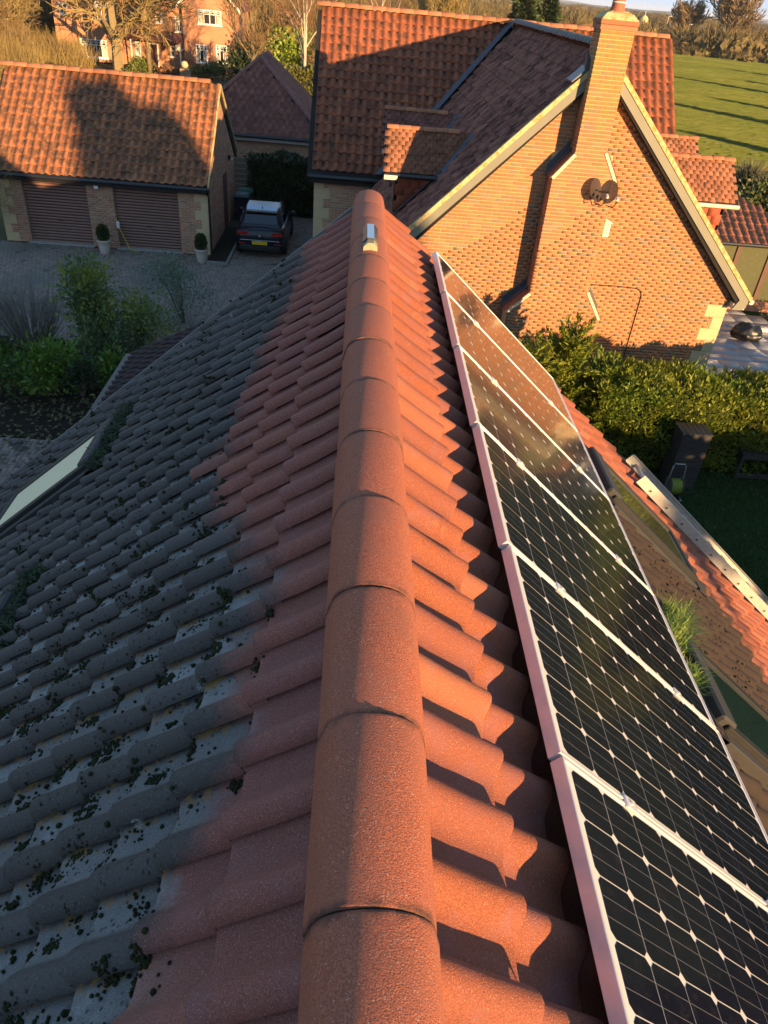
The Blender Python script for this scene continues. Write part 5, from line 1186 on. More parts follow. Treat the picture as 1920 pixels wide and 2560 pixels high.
# ================================================================ BARE TREES
def bare(seed, hgt, spread, r0, levels=4, kids=(7, 6, 5, 5), up=.5, clear=.3, tw=3, stems=1, twr=.012):
    """returns (limb MB, twig MB) at unit-free real size"""
    R = random.Random(seed); A, B = MB(), MB()
    def grow(p, d, L, rad, lv):
        n = 4 if lv < 2 else 3; pts = [p.copy()]; dd = d.copy(); q = p.copy()
        for i in range(n):
            dd = (dd+Vector((R.gauss(0, .13), R.gauss(0, .13), R.gauss(.03*up*2, .08)))*(1 if lv else .35)).normalized(); q = q+dd*(L/n); pts.append(q.copy())
        rs = [max(twr*.4, rad*(1-.72*i/n)) for i in range(n+1)]
        if lv < 2: A.tube(pts, rs, 6 if lv == 0 else 5, False)
        else: B.tube(pts, [max(twr*.5, x) for x in rs], tw, False)
        if lv >= levels: return
        k = kids[lv]
        for j in range(k):
            f = (clear if lv == 0 else .25)+(1-(clear if lv == 0 else .25))*(j+R.random())/k; f = min(f, .99)
            i = min(int(f*n), n-1); bp = pts[i].lerp(pts[i+1], f*n-i); ax = (pts[i+1]-pts[i]).normalized()
            side = ax.cross(Vector((R.gauss(0, 1), R.gauss(0, 1), R.gauss(0, 1)))).normalized(); ang = R.uniform(.5, 1.0)*(1.15-.35*f)*spread
            nd = (ax*math.cos(ang)+side*math.sin(ang)+Vector((0, 0, .18*up))).normalized()
            grow(bp, nd, L*R.uniform(.45, .68)*(1.1-.35*f if lv == 0 else 1), max(twr, rs[i]*.55), lv+1)
    for s_ in range(stems):
        a = R.uniform(0, 6.28); d = Vector((math.cos(a)*.45, math.sin(a)*.45, 1)).normalized() if stems > 1 else Vector((R.gauss(0, .04), R.gauss(0, .04), 1)).normalized()
        grow(Vector((0, 0, 0)), d, hgt*(.62 if levels > 2 else .8)*R.uniform(.85, 1.05), r0, 0)
    return A, B
def bare_tree(name, label, x, y, A, B, mb_, mt, rz=0, sc=1, cat='tree', group=None):
    t = thing(name, label, cat, (x, y, 0), rz, group); t.scale = (sc,)*3
    o = ob('trunk', A, None, t); o2 = ob('crown', B, None, t); return t
def meshes(A, B, ma, mbb):
    a = A.mesh('trunk'); a.materials.append(ma); b = B.mesh('crown'); b.materials.append(mbb); return a, b
oak = meshes(*bare(1, 13, 1.15, .42, 4, (12, 8, 6, 5), .35, .12, stems=1, twr=.034), M_BARKL, M_TWIGO)
ash = meshes(*bare(2, 12, .75, .22, 4, (8, 6, 5, 4), .8, .30, twr=.028), M_BARKL, M_TWIG)
birch = meshes(*bare(3, 13, .8, .17, 4, (10, 5, 5, 3), .4, .3, twr=.013), M_BIRCH, M_TWIGR)
bushy = meshes(*bare(4, 6.5, .85, .10, 3, (7, 6, 5), .7, .15, stems=6, twr=.024), M_BARK, M_TWIG)
willow = meshes(*bare(6, 14, .8, .32, 4, (7, 6, 5, 4), .9, .15, stems=4, twr=.045), M_BARKL, M_TWIGO)
farw = meshes(*bare(16, 14, .8, .40, 4, (7, 6, 5, 4), .9, .12, stems=5, twr=.085), M_BARKL, M_TWIG)
bare_tree('oak_tree', 'big bare oak with mossy lit limbs before the far brick house', -22.0, 77.7, oak[0], oak[1], 0, 0, .6, 1.2, group='bare trees by the lane')
for i, (nm, ms_, x, y, s_, lab) in enumerate((
    ('ash_tree', ash, -8.6, 66, .86, 'bare upright tree right of the far brick house'), ('birch_tree', birch, -4.3, 63, .9, 'pale-trunked birch just left of the red gable roof'),
    ('birch_tree', birch, 1.2, 82, .95, 'pale bare birch behind the ridge, above the sunlit tiles'), ('ash_tree', ash, -11.5, 93, .95, 'bare tree behind the right end of the far brick house'),
    ('ash_tree', ash, -6.2, 80, .8, 'bare tree behind the bright green bush'), ('willow_tree', willow, 8.0, 105, .68, 'wide bare tree behind the middle of the red ridge'),
    ('oak_tree', oak, -31.5, 72, .85, 'bare oak at the top left corner of the picture'), ('ash_tree', ash, -37, 84, .95, 'thin bare tree at the far left edge'),
    ('willow_tree', farw, 117.5, 280, 1.25, 'tall spreading bare willow on the far edge of the field'), ('willow_tree', farw, 107, 292, .95, 'smaller bare tree left of the tall willow by the field'), ('willow_tree', farw, 136, 275, 1.0, 'bare tree at the right picture edge beyond the field'))):
    bare_tree(nm, lab, x, y, ms_[0], ms_[1], 0, 0, i*1.3, s_, group='bare winter trees')
nb = 0
BUSH = ((-33, 66, 1.0, 'brown bare thicket at the far left, nearest the garage'), (-29.5, 69, .95, 'brown bare thicket left of the big oak'), (-36, 75, 1.2, 'tall brown thicket behind the far left thickets'), (-26.5, 66, .62, 'low brown thicket in front of the big oak'), (-34.5, 88, 1.5, 'tall brown bush between the oaks at the top left'), (-40, 70, 1.1, 'brown thicket cut off by the left picture edge'), (-30.5, 62.5, .7, 'low brown thicket over the garage ridge at the left'), (-24.5, 71, .5, 'low twiggy bush beside the oak trunk'), (-10, 74, .8, 'brown bush right of the far brick house'), (-2.5, 73, .9, 'russet bush beside the pale birch'), (4.5, 88, .9, 'brown bush behind the sunlit red ridge'), (14, 95, .9, 'brown bush left of the two dark conifers'), (85, 231, .8, 'dark round bush on the far field edge'))
for x, y, s_, lab in BUSH: bare_tree('bare_bush', lab, x, y, bushy[0], bushy[1], 0, 0, nb*.9, s_, 'bush', 'bare bushes'); nb += 1
bare_tree('bare_bush', 'golden shrub brushing the left end of the garage roof', -12.6, 25.6, *meshes(*bare(14, 4.6, .9, .05, 3, (7, 6, 5), .6, .2, stems=5, twr=.006), M_BARK, M_TWIGO), 0, 0, 0, .72, 'bush', 'bare bushes')
conifer_bush('spruce_tree', 'dark conifer left of the pair behind the red ridge', 17.7, 100, 10.6, 2.6, 3400, 51, leaf_mat('spruce_a', (.02, .04, .012), (.06, .085, .025)), .9, 'conifer', 'pair of conifers behind the ridge', .3)
conifer_bush('spruce_tree', 'dark conifer right of the pair behind the red ridge', 20.6, 101, 9.0, 2.9, 3400, 52, leaf_mat('spruce_b', (.02, .04, .012), (.06, .085, .025)), .9, 'conifer', 'pair of conifers behind the ridge', .2)
leafy('evergreen_bush', 'round bright yellow-green bush left of the red gable roof', -6.6, 78, 4.3, 2.0, 1.8, 3600, 53, leaf_mat('bright_evergreen', (.10, .16, .015), (.24, .30, .035)), .32, .10, 'bush', zmin=.05)
leafy('evergreen_bush', 'dark evergreen bush at the foot of the upright bare tree', -9.8, 72, 3.2, 1.4, 1.3, 2200, 54, M_IVY, .28, .10, 'bush')
hd2 = thing('clipped_hedge', 'clipped olive hedge below the bright evergreen bush', 'hedge', (-2.2, 62, 0))
V, F = sprays(*box_cloud(6000, -8, 4, 61, 63.2, 2.9, 61, .5), .28, .08, .5, 62); part(hd2, mk('foliage', V, F, leaf_mat('olive_hedge', (.07, .08, .015), (.13, .13, .03)), hd2)); mb = MB(); mb.box(-7.9, 3.9, 61.2, 63, 0, 2.65); part(hd2, mb.build('core', flat('olive_core', (.02, .022, .008), .95), hd2))
leafy('garden_shrub', 'low green mound in the front garden of the far house', -14.5, 79.5, 1.15, 1.5, .8, 1500, 63, leaf_mat('garden_green', (.07, .09, .02), (.14, .15, .035)), .2, .07); leafy('garden_shrub', 'green shrub beside the foot of the big oak', -19.8, 76.8, 1.3, 1.0, .8, 1200, 64, leaf_mat('garden_green_b', (.07, .10, .02), (.15, .17, .03)), .2, .07); leafy('garden_shrub', 'russet heather mound by the far house path', -17.2, 78.2, .9, 1.2, .7, 1100, 65, leaf_mat('heather', (.14, .07, .04), (.22, .12, .06)), .16, .05)
# scrub and woodland to the horizon
R = random.Random(9); V, F = [], []
for i in range(150):
    a = R.uniform(0, 6.28); q = math.sqrt(R.random()); b = Vector((q*.8*math.cos(a), q*.8*math.sin(a), R.uniform(0, .5))); tip = b+Vector((R.gauss(0, .28), R.gauss(0, .28), R.uniform(.25, .6))); tip.z = min(tip.z, 1-.45*q*q+R.uniform(-.1, .05))
    s_ = Vector((R.gauss(0, 1), R.gauss(0, 1), 0)).normalized()*R.uniform(.012, .03); k = len(V); V += [b-s_, b+s_, tip+s_*.2, tip-s_*.2]; F.append((k, k+1, k+2, k+3))
for i in range(70):
    a = R.uniform(0, 6.28); q = math.sqrt(R.random())*.85; b = Vector((q*math.cos(a), q*math.sin(a), R.uniform(.1, .7-.35*q))); s_ = Vector((R.gauss(0, .13), R.gauss(0, .13), 0)); k = len(V); V += [b-s_, b+Vector((0, 0, -.12)), b+s_, b+Vector((R.gauss(0, .05), 0, R.uniform(.1, .2)))]; F.append((k, k+1, k+2, k+3))
sV, sF = np.array([tuple(v) for v in V]), np.array(F)
R = random.Random(19); V2, F2 = [], []
for i in range(330):
    a = R.uniform(0, 6.28); q = math.sqrt(R.random()); b = Vector((q*.7*math.cos(a), q*.7*math.sin(a), R.uniform(0, .45))); tip = b+Vector((R.gauss(0, .22), R.gauss(0, .22), R.uniform(.2, .6))); tip.z = min(tip.z, 1-.4*q*q+R.uniform(-.15, .08)); s_ = Vector((R.gauss(0, 1), R.gauss(0, 1), 0)).normalized()*R.uniform(.004, .011); k = len(V2); V2 += [b-s_, b+s_, tip+s_*.2, tip-s_*.2]; F2.append((k, k+1, k+2, k+3))
sV2, sF2 = np.array([tuple(v) for v in V2]), np.array(F2)
def wood(name, label, n, fx, m, seed, sV=sV, sF=sF):
    R = random.Random(seed); out = []
    for i in range(n):
        x, y, w, h = fx(R); out.append(Matrix.Translation((x, y, 0)) @ Matrix.Rotation(R.uniform(0, 6), 4, 'Z') @ Matrix.Diagonal((w, w, h, 1)))
    W, FF, _ = join_np(sV, sF, out); tag(mk(name, W, FF, m), label, 'woodland', kind='stuff')
n = Nt('woodland_twigs', .95, .1); n.col(n.mix(n.noise(.03, 3), n.mix(n.rnd, (.10, .07, .035), (.20, .145, .06)), n.mix(n.rnd, (.065, .055, .03), (.14, .125, .045)))); M_WOOD = n.m
def f1(R): y = R.uniform(92, 215); return (R.uniform(-.62, .32)*y, y, R.uniform(2.5, 4.5), R.uniform(4.0, 7.4))
wood('woodland', 'brown winter scrub filling the middle distance', 620, f1, M_WOOD, 71)
def f2(R): y = 215+(R.random()**1.8)*1300; return (R.uniform(-.62, .68)*y, y, R.uniform(4, 8)*(1+y/900), R.uniform(4.5, 8.0)+y*.0016)
wood('woodland', 'far brown treeline up to the horizon', 900, f2, M_WOOD, 72)
def f3(R): x = R.uniform(70, 150); return (x, 212-(x-74)*.27+R.uniform(-1, 5), R.uniform(2.0, 3.5), R.uniform(1.6, 3.4))
wood('hedgerow', 'tangled brown hedgerow along the far side of the field', 110, f3, M_WOOD, 73)
def f4(R): return (R.uniform(-44, -24), R.uniform(58, 76), R.uniform(1.2, 2.4), R.uniform(1.6, 4.6))
wood('scrub', 'golden brown scrub behind the garage roof at the left', 210, f4, M_TWIGO, 74, sV2, sF2)
def f5(R): y = R.uniform(50, 62); return (R.uniform(-13, -1), y, R.uniform(1.0, 1.6), R.uniform(.8, 1.9))
wood('scrub', 'low scrub behind the hipped outbuilding', 60, f5, M_WOOD, 75, sV2, sF2)
# ================================================================ OUT OF FRAME: trees and hedge whose long shadows reach in
def shade_tree(label, x, y, hgt, z0, rad, seed, n=2600):
    t = thing('pine_tree', label, 'pine', (x, y, 0), 0, 'pines behind the house'); r = np.random.default_rng(seed)
    a = r.uniform(0, 6.28, n); zz = r.uniform(0, 1, n); rr = rad*(1-zz*.92)*np.sqrt(r.uniform(.05, 1, n)); Pp = np.stack([rr*np.cos(a), rr*np.sin(a), z0+zz*(hgt-z0)], 1)
    V, F = sprays(Pp, np.stack([np.cos(a), np.sin(a), np.full(n, .2)], 1), .8, .2, .5, seed); mk('crown', V, F, M_IVY, t)
    mb = MB(); mb.tube([(0, 0, 0), (0, 0, hgt*.95)], [.32, .05], 8); mb.build('trunk', M_BARK, t); return t
shade_tree('tall pine behind the house', 22.3, -21.0, 13.2, 8.6, 1.5, 81); shade_tree('second pine behind the house', 23.6, -20.4, 12.3, 8.4, 1.0, 82)
sh = thing('boundary_hedge', 'tall boundary hedge to the right of the house', 'hedge', (13, 3.5, 0)); Mh = Matrix.Rotation(math.atan2(.525, .84), 4, 'Z')
P, D = box_cloud(4200, -6, 7, -.6, .6, 2.5, 91, .4); V, F = sprays(P, D, .35, .10, .5, 92); o = mk('foliage', V, F, M_IVY, sh); o.matrix_basis = Mh; mb = MB(); mb.box(-5.9, 6.9, -.45, .45, 0, 2.35); o = mb.build('core', flat('boundary_core', (.01, .014, .006), .95), sh); o.matrix_basis = Mh
R = random.Random(4); ORD = 'nearest second third fourth fifth sixth farthest'.split()
for i, (x, y, hh) in enumerate(((52, 6, 10.5), (60, 20, 8.5), (72, 34, 11.5), (78, 50, 9), (92, 66, 12), (98, 84, 9.5), (112, 104, 11))):
    t = shade_tree(ORD[i]+' dense fir along the right side of the field', x, y, hh, 1.0, 3.2, 100+i, 1500); t['group'] = 'firs along the field'
# ================================================================ PARKED CARS
def make_car(label, loc, rz, paint, plate=None, roofm=None):
    roofm = roofm or paint
    t = thing('parked_car', label, 'car', loc, rz)
    W2 = .89
    # stations: y, half width low, half width belt, z floor, z belt
    st = [(0.0, .70, .74, .42, .93), (.06, .80, .82, .30, .98), (.25, .86, .86, .22, 1.02), (.9, .89, .88, .2, 1.0), (2.0, .89, .88, .2, .97), (3.0, .88, .86, .2, .95), (3.6, .85, .80, .22, .86), (4.0, .76, .70, .28, .74), (4.15, .62, .58, .36, .66)]
    V, F = [], []; pf = lambda a, b, z0, z1: [(-a*.9, z0), (-a, z0+.12), (-a*1.0, (z0+z1)/2), (-b, z1-.07), (-b*.93, z1), (0, z1+.02), (b*.93, z1), (b, z1-.07), (a, (z0+z1)/2), (a, z0+.12), (a*.9, z0)]
    k = 11
    for (y, a, b, z0, z1) in st:
        for (x, z) in pf(a, b, z0, z1): V.append((x, y, z))
    for r in range(len(st)-1):
        for j in range(k): j2 = (j+1) % k; F.append((r*k+j, r*k+j2, (r+1)*k+j2, (r+1)*k+j))
    F.append(tuple(range(k))); F.append(tuple(range((len(st)-1)*k, len(st)*k))[::-1])
    mb = MB(); mb.v = V; mb.f = F; body = mb.smooth().build('body', paint, t)
    # cabin
    cs = [(.30, .74, 1.0, 1.03, .70), (.75, .76, 1.0, 1.44, .60), (1.1, .77, .98, 1.52, .60), (1.9, .77, .98, 1.54, .61), (2.45, .77, .97, 1.47, .60), (3.05, .74, .95, .99, .66)]
    V, F = [], []
    for (y, b, z0, z1, tp) in cs:
        for (x, z) in ((-b, z0), (-(b*.5+tp*.5)-.02, (z0*.35+z1*.65)), (-tp, z1-.03), (-tp*.85, z1), (0, z1+.015), (tp*.85, z1), (tp, z1-.03), (b*.5+tp*.5+.02, (z0*.35+z1*.65)), (b, z0)): V.append((x, y, z))
    k = 9
    for r in range(len(cs)-1):
        for j in range(k-1): F.append((r*k+j, r*k+j+1, (r+1)*k+j+1, (r+1)*k+j))
    F.append(tuple(range(k))); mb = MB(); mb.v = V; mb.f = F; mb.smooth().build('cabin', paint, t)
    gl = Nt('car_glass', .03, .6); gl.col((.008, .01, .012)); gl.b.inputs['Coat Weight'].default_value = 1; gl = gl.m
    mb = MB(); mb.prism([(-.60, .36, 1.09), (.60, .36, 1.09), (.52, .73, 1.42), (-.52, .73, 1.42)], (0, -.025, .02)); mb.build('rear_window', gl, t)
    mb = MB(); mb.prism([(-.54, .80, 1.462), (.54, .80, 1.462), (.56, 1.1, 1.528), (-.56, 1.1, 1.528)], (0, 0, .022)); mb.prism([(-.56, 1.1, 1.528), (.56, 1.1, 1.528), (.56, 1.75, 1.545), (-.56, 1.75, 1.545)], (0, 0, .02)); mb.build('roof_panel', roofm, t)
    mb = MB(); mb.prism([(-.54, 1.77, 1.54), (.54, 1.77, 1.54), (.54, 2.35, 1.49), (-.54, 2.35, 1.49)], (0, 0, .03)); mb.build('sunroof', gl, t)
    mb = MB(); mb.prism([(-.62, 2.98, 1.05), (.62, 2.98, 1.05), (.54, 2.5, 1.46), (-.54, 2.5, 1.46)], (0, .02, .02)); mb.build('windscreen', gl, t)
    for s_ in (-1, 1): mb = MB(); mb.prism([(s_*.765, .75, 1.06), (s_*.765, 2.75, 1.05), (s_*.655, 2.42, 1.40), (s_*.655, .95, 1.40)], (s_*.02, 0, 0)); mb.build('side_window', gl, t)
    mb = MB(); mb.bbox(-.55, .55, .60, .80, 1.43, 1.47, .01); mb.build('spoiler', paint, t)
    red = flat('tail_lamp_red', (.30, .008, .006), .15, var=.1)
    for s_ in (-1, 1):
        mb = MB(); mb.prism([(s_*.40, .035, .90), (s_*.78, .02, .93), (s_*.80, .02, .82), (s_*.44, .03, .81)], (0, -.035, 0)); mb.build('tail_lamp', red, t)
        mb = MB(); mb.bbox(min(s_*.50, s_*.76), max(s_*.50, s_*.76), -.02, .05, .505, .535, .006); mb.build('reflector', red, t)
        mb = MB(); mb.bbox(s_*.98-.09, s_*.98+.09, 2.45, 2.6, .96, 1.10, .03); mb.build('mirror', paint, t)
    mb = MB(); mb.bbox(-.70, .70, -.02, .06, .62, .645, .006); mb.build('trim_strip', flat('satin_chrome', (.55, .56, .58), .2, .9), t)
    mb = MB(); mb.bbox(-.72, .72, -.03, .10, .26, .46, .03); mb.build('bumper_insert', flat('black_bumper', (.012, .012, .013), .5), t)
    mb = MB(); mb.tube([(0, .0, .80), (0, -.022, .80)], .05, 12); mb.build('badge', flat('badge_chrome', (.6, .6, .62), .15, .9), t)
    mb = MB(); mb.prism([(0, .88, 1.5), (0, 1.05, 1.5), (0, .9, 1.60)], (.02, 0, 0)); mb.build('aerial_fin', paint, t)
    tyre = flat('tyre', (.012, .012, .012), .8); rim = flat('alloy', (.35, .35, .36), .3, .8)
    for (x, y) in ((-.80, .72), (.80, .72), (-.80, 3.28), (.80, 3.28)):
        M = Matrix.Translation((x, y, .32)) @ Matrix.Rotation(math.pi/2, 4, 'Y'); mb = MB(); mb.lathe([(.20, -.10), (.31, -.10), (.32, -.07), (.32, .07), (.31, .10), (.20, .10)], 20, M=M); w = mb.smooth().build('wheel', tyre, t)
        mb = MB(); mb.lathe([(.205, -.09), (.205, .09)], 16, M=M); mb.build('rim', rim, w)
    if plate:
        mb = MB(); mb.bbox(-.265, .265, -.045, -.028, .50, .61, .003); pl = mb.build('number_plate', flat('yellow_plate', (.80, .52, .02), .4, var=.05), t)
        cu = bpy.data.curves.new('plate_text', 'FONT'); cu.body = plate; cu.size = .105; cu.align_x = 'CENTER'; cu.align_y = 'CENTER'; cu.extrude = .002
        tmp = bpy.data.objects.new('tmp', cu); C.objects.link(tmp); dg = bpy.context.evaluated_depsgraph_get(); me = bpy.data.meshes.new_from_object(tmp.evaluated_get(dg)); bpy.data.objects.remove(tmp)
        o = ob('plate_text', me, flat('plate_black', (.01, .01, .01), .5), pl); o.rotation_euler = (math.pi/2, 0, 0); o.location = (0, -.047, .555); o.scale = (.98, 1.1, 1)
    return t
pn = Nt('dark_navy_paint', .25, .5); pn.col((.006, .009, .016)); pn.b.inputs['Metallic'].default_value = .0; pn.b.inputs['Specular IOR Level'].default_value = .25; pn.b.inputs['Coat Weight'].default_value = .25; pn.b.inputs['Coat Roughness'].default_value = .03
make_car('dark navy hatchback parked beside the garage, rear towards us', (-3.35, 27.05, 0), 0, pn.m, 'YG74 HTA', flat('painted_sky_reflection', (.30, .37, .45), .2, .3, var=.05))  # pale blue roof colour paints in the sky reflected on dark glass
ps_ = Nt('silver_paint', .3, .5); ps_.col((.45, .47, .52)); ps_.b.inputs['Metallic'].default_value = .6; ps_.b.inputs['Coat Weight'].default_value = 1
make_car('silver car half hidden by brown scrub behind the garage ridge', (-28.3, 72.5, 0), 1.9, ps_.m)
# ================================================================ BINS
def bin_(label, x, y, rz, body, lid):
    t = thing('wheelie_bin', label, 'bin', (x, y, 0), rz, 'wheelie bins beside the garage')
    mb = MB(); P = []
    for z, hx, hy in ((.06, .22, .25), (.95, .29, .34)): P += [(-hx, -hy, z), (hx, -hy, z), (hx, hy, z), (-hx, hy, z)]
    i = len(mb.v); mb.v += P; mb.f += [(0, 3, 2, 1), (4, 5, 6, 7), (0, 1, 5, 4), (1, 2, 6, 5), (2, 3, 7, 6), (3, 0, 4, 7)]; mb.build('body', body, t)
    mb = MB(); mb.bbox(-.31, .31, -.37, .36, .955, 1.0, .012); mb.prism([(-.28, -.34, 1.0), (.28, -.34, 1.0), (.24, 0, 1.07), (-.24, 0, 1.07)], (0, .02, -.004)); mb.prism([(-.28, -.34, 1.0), (-.24, 0, 1.07), (-.28, .34, 1.0)], (.02, 0, 0)); mb.bbox(-.27, .27, -.30, .30, 1.0, 1.045, .02); mb.build('lid', lid, t)
    mb = MB(); mb.tube([(-.25, .40, .98), (.25, .40, .98)], .018, 6); mb.build('handle', lid, t)
    for s_ in (-1, 1): mb = MB(); mb.tube([(s_*.22, .27, .10), (s_*.27, .27, .10)], .10, 12); mb.build('wheel', M_BLK, t)
BL = flat('dark_blue_bin', (.008, .010, .028), .5); 
bin_('dark blue wheelie bin with grey lid, nearest the car', -4.65, 32.0, 0, BL, flat('grey_green_lid', (.06, .085, .085), .45)); bin_('wheelie bin with green lid behind the grey-lidded one', -4.6, 32.85, .1, BL, flat('green_lid', (.02, .085, .05), .45))
# ================================================================ PLANTERS
def planter(label, x, y, seed):
    t = thing('planter', label, 'planter', (x, y, 0), 0, 'planters beside the garage doors')
    n = Nt('whitened_terracotta', .85, .2); z = n.xyz(n.pos)[2]; n.col(n.mix(n.mth('ADD', n.step(z, .44, .54), n.mth('MULTIPLY', n.noise(14, 4), .2)), n.mix(n.noise(20, 4), (.42, .37, .32), (.58, .52, .46)), (.33, .17, .11)))
    mb = MB(); mb.lathe([(.15, 0), (.17, .03), (.215, .30), (.245, .46), (.27, .48), (.275, .545), (.255, .55), (.235, .50), (.10, .48)], 24); mb.smooth().build('pot', n.m, t)
    r = np.random.default_rng(seed); k = 1700; a = r.normal(0, 1, (k, 3)); a /= np.linalg.norm(a, axis=1)[:, None]; q = a*np.array([.215, .215, .30])*r.uniform(.85, 1.04, k)[:, None]; q[:, 2] += .78
    V, F = sprays(q, a, .05, .016, .6, seed); b = mk('box_ball', V, F, leaf_mat('box_leaf', (.02, .04, .008), (.06, .08, .018)), t)
    bm = bmesh.new(); bmesh.ops.create_icosphere(bm, subdivisions=2, radius=1); mb = MB(); mb.bm(bm, Matrix.Translation((0, 0, .78)) @ Matrix.Diagonal((.19, .19, .27, 1))); bm.free(); mb.build('box_core', flat('box_core', (.012, .02, .006), .95), b)
planter('white-bloomed pot with clipped box between the garage doors', -8.62, 26.32, 1); planter('white-bloomed pot with clipped box at the garage corner', -5.25, 26.12, 2)
for o in bpy.data.objects:
    if o.name.startswith('planter'): o.scale = (.9, .9, .9)
# ================================================================ CHARGING CABLE
cg = thing('charging_cable', 'yellow charging cable hanging on the right garage door', 'cable', (-8.2, 26.9, 0))
mb = MB(); mb.tube([(-.02, .05, 1.12), (-.06, -.02, 1.2), (-.08, -.04, 1.05), (-.04, -.05, .88), (.02, -.05, .72), (.12, -.06, .5), (.22, -.07, .25), (.30, -.09, .05), (.5, -.10, .02), (.62, -.12, .02)], .016, 6); mb.smooth().build('cable', flat('yellow_cable', (.42, .40, .03), .5), cg)
mb = MB(); mb.bbox(-.07, .03, -.09, -.01, .74, .98, .02); mb.build('plug', flat('white_plug', (.6, .6, .58), .4), cg)
# ================================================================ BOARD FENCE by the garage
fe = thing('board_fence', 'short board fence with concrete post beside the garage', 'fence', (-4.75, 34.2, 0)); M_FB = flat('weathered_board', (.16, .13, .10), .9, var=.35, scale=10)
for i in range(9): mb = MB(); mb.bbox(-.55, .28, -.03+.004*(i % 2), .0, .08+.21*i, .27+.21*i, .006); mb.build('board', M_FB, fe)
for x in (-.62, .34): mb = MB(); mb.bbox(x-.06, x+.06, -.08, .04, 0, 2.1, .01); mb.build('post', flat('concrete_post', (.28, .25, .21), .9), fe)
# water butt / meter post by the wall
t = thing('bollard_light', 'small grey post at the corner of the brick house', 'post', (-1.7, 25.2, 0)); mb = MB(); mb.tube([(0, 0, 0), (0, 0, .75)], .06, 10); mb.build('post', flat('grey_post', (.12, .13, .14), .5), t); mb = MB(); mb.tube([(0, 0, .75), (0, 0, .86)], .065, 10); mb.build('cap', flat('grey_post_cap', (.3, .31, .32), .4), t)
# ================================================================ TELEGRAPH POLE
t = thing('telegraph_pole', 'wooden telegraph pole behind the garage ridge', 'pole', (-18.9, 76.4, 0)); mb = MB(); mb.tube([(0, 0, 0), (0, 0, 9.5)], [.19, .14], 10); mb.smooth().build('post', flat('pole_wood', (.20, .145, .075), .9, var=.35), t)
mb = MB(); mb.box(-.6, .6, -.06, .06, 9.0, 9.12); mb.build('crossarm', flat('pole_arm', (.16, .12, .07), .9), t)
# ================================================================ GARDEN ON THE RIGHT
sd = thing('garden_cabinet', 'tall dark board-clad garden cabinet against the hedge', 'cabinet', (7.33, 13.45, 0)); M_CAB = flat('dark_cabinet_board', (.035, .030, .028), .55, var=.25, scale=14)
mb = MB(); mb.box(-.30, .30, -.23, .23, 0, 1.33); mb.build('carcass', M_CAB, sd)
for i in range(12): mb = MB(); mb.bbox(-.31, .31, -.25, -.232, .012+.110*i, .115+.110*i, .004); mb.build('board', M_CAB, sd)
for i in range(6): mb = MB(); mb.bbox(-.325+.109*i, -.222+.109*i, -.26, .25, 1.335, 1.36, .004); mb.build('roof_board', M_CAB, sd)
hr = thing('hose_reel', 'wheeled hose reel with yellow-green hose beside the cabinet', 'hose reel', (7.02, 12.85, 0)); M_STEEL = flat('grey_tube_steel', (.30, .30, .28), .4, .6)
mb = MB(); 
mb.tube([(-.17, 0, .05), (-.16, .02, .45), (-.13, .05, .76), (-.10, .06, .80), (.10, .06, .80), (.13, .05, .76), (.16, .02, .45), (.17, 0, .05)], .013, 6); mb.tube([(-.2, -.16, .03), (.2, -.16, .03)], .012, 6); mb.tube([(-.17, 0, .05), (-.19, -.16, .03)], .012, 6); mb.tube([(.17, 0, .05), (.19, -.16, .03)], .012, 6); mb.smooth().build('frame', M_STEEL, hr)
M = Matrix.Translation((0, -.02, .30)) @ Matrix.Rotation(math.pi/2, 4, 'Y')
for s_ in (-.13, .13): mb = MB(); mb.lathe([(.08, s_-.006), (.20, s_-.006), (.21, s_), (.20, s_+.006), (.08, s_+.006)], 20, M=M); mb.build('flange', flat('reel_grey', (.10, .10, .08), .5), hr)
mb = MB()
for i in range(9): mb.lathe([(.12, -.115+.0255*i), (.165, -.112+.0255*i), (.172, -.102+.0255*i), (.165, -.092+.0255*i)], 20, M=M)
mb.smooth().build('hose', flat('lime_hose', (.20, .24, .03), .5), hr)
for s_ in (-1, 1): mb = MB(); mb.tube([(s_*.19, .05, .06), (s_*.225, .05, .06)], .06, 12); mb.build('wheel', M_BLK, hr)
cr = thing('timber_crate', 'low dark timber crate standing on the lawn at right', 'crate', (9.25, 14.05, 0)); M_CR = flat('dark_crate_wood', (.030, .024, .018), .8, var=.4, scale=10)
for (x0, x1, y0, y1, z0, z1) in ((-.45, .55, -.28, -.24, .02, .14), (-.45, .55, -.28, -.24, .50, .62), (-.45, -.38, -.29, -.23, 0, .62), (.48, .55, -.29, -.23, 0, .62), (-.45, .55, .24, .28, 0, .62), (-.45, -.41, -.24, .24, .02, .62), (.51, .55, -.24, .24, .02, .62)): mb = MB(); mb.bbox(x0, x1, y0, y1, z0, z1, .006); mb.build('rail', M_CR, cr)
for i in range(5): mb = MB(); mb.bbox(-.45, .55, -.27+.108*i, -.17+.108*i, .625, .65, .005); mb.build('lid_board', M_CR, cr)
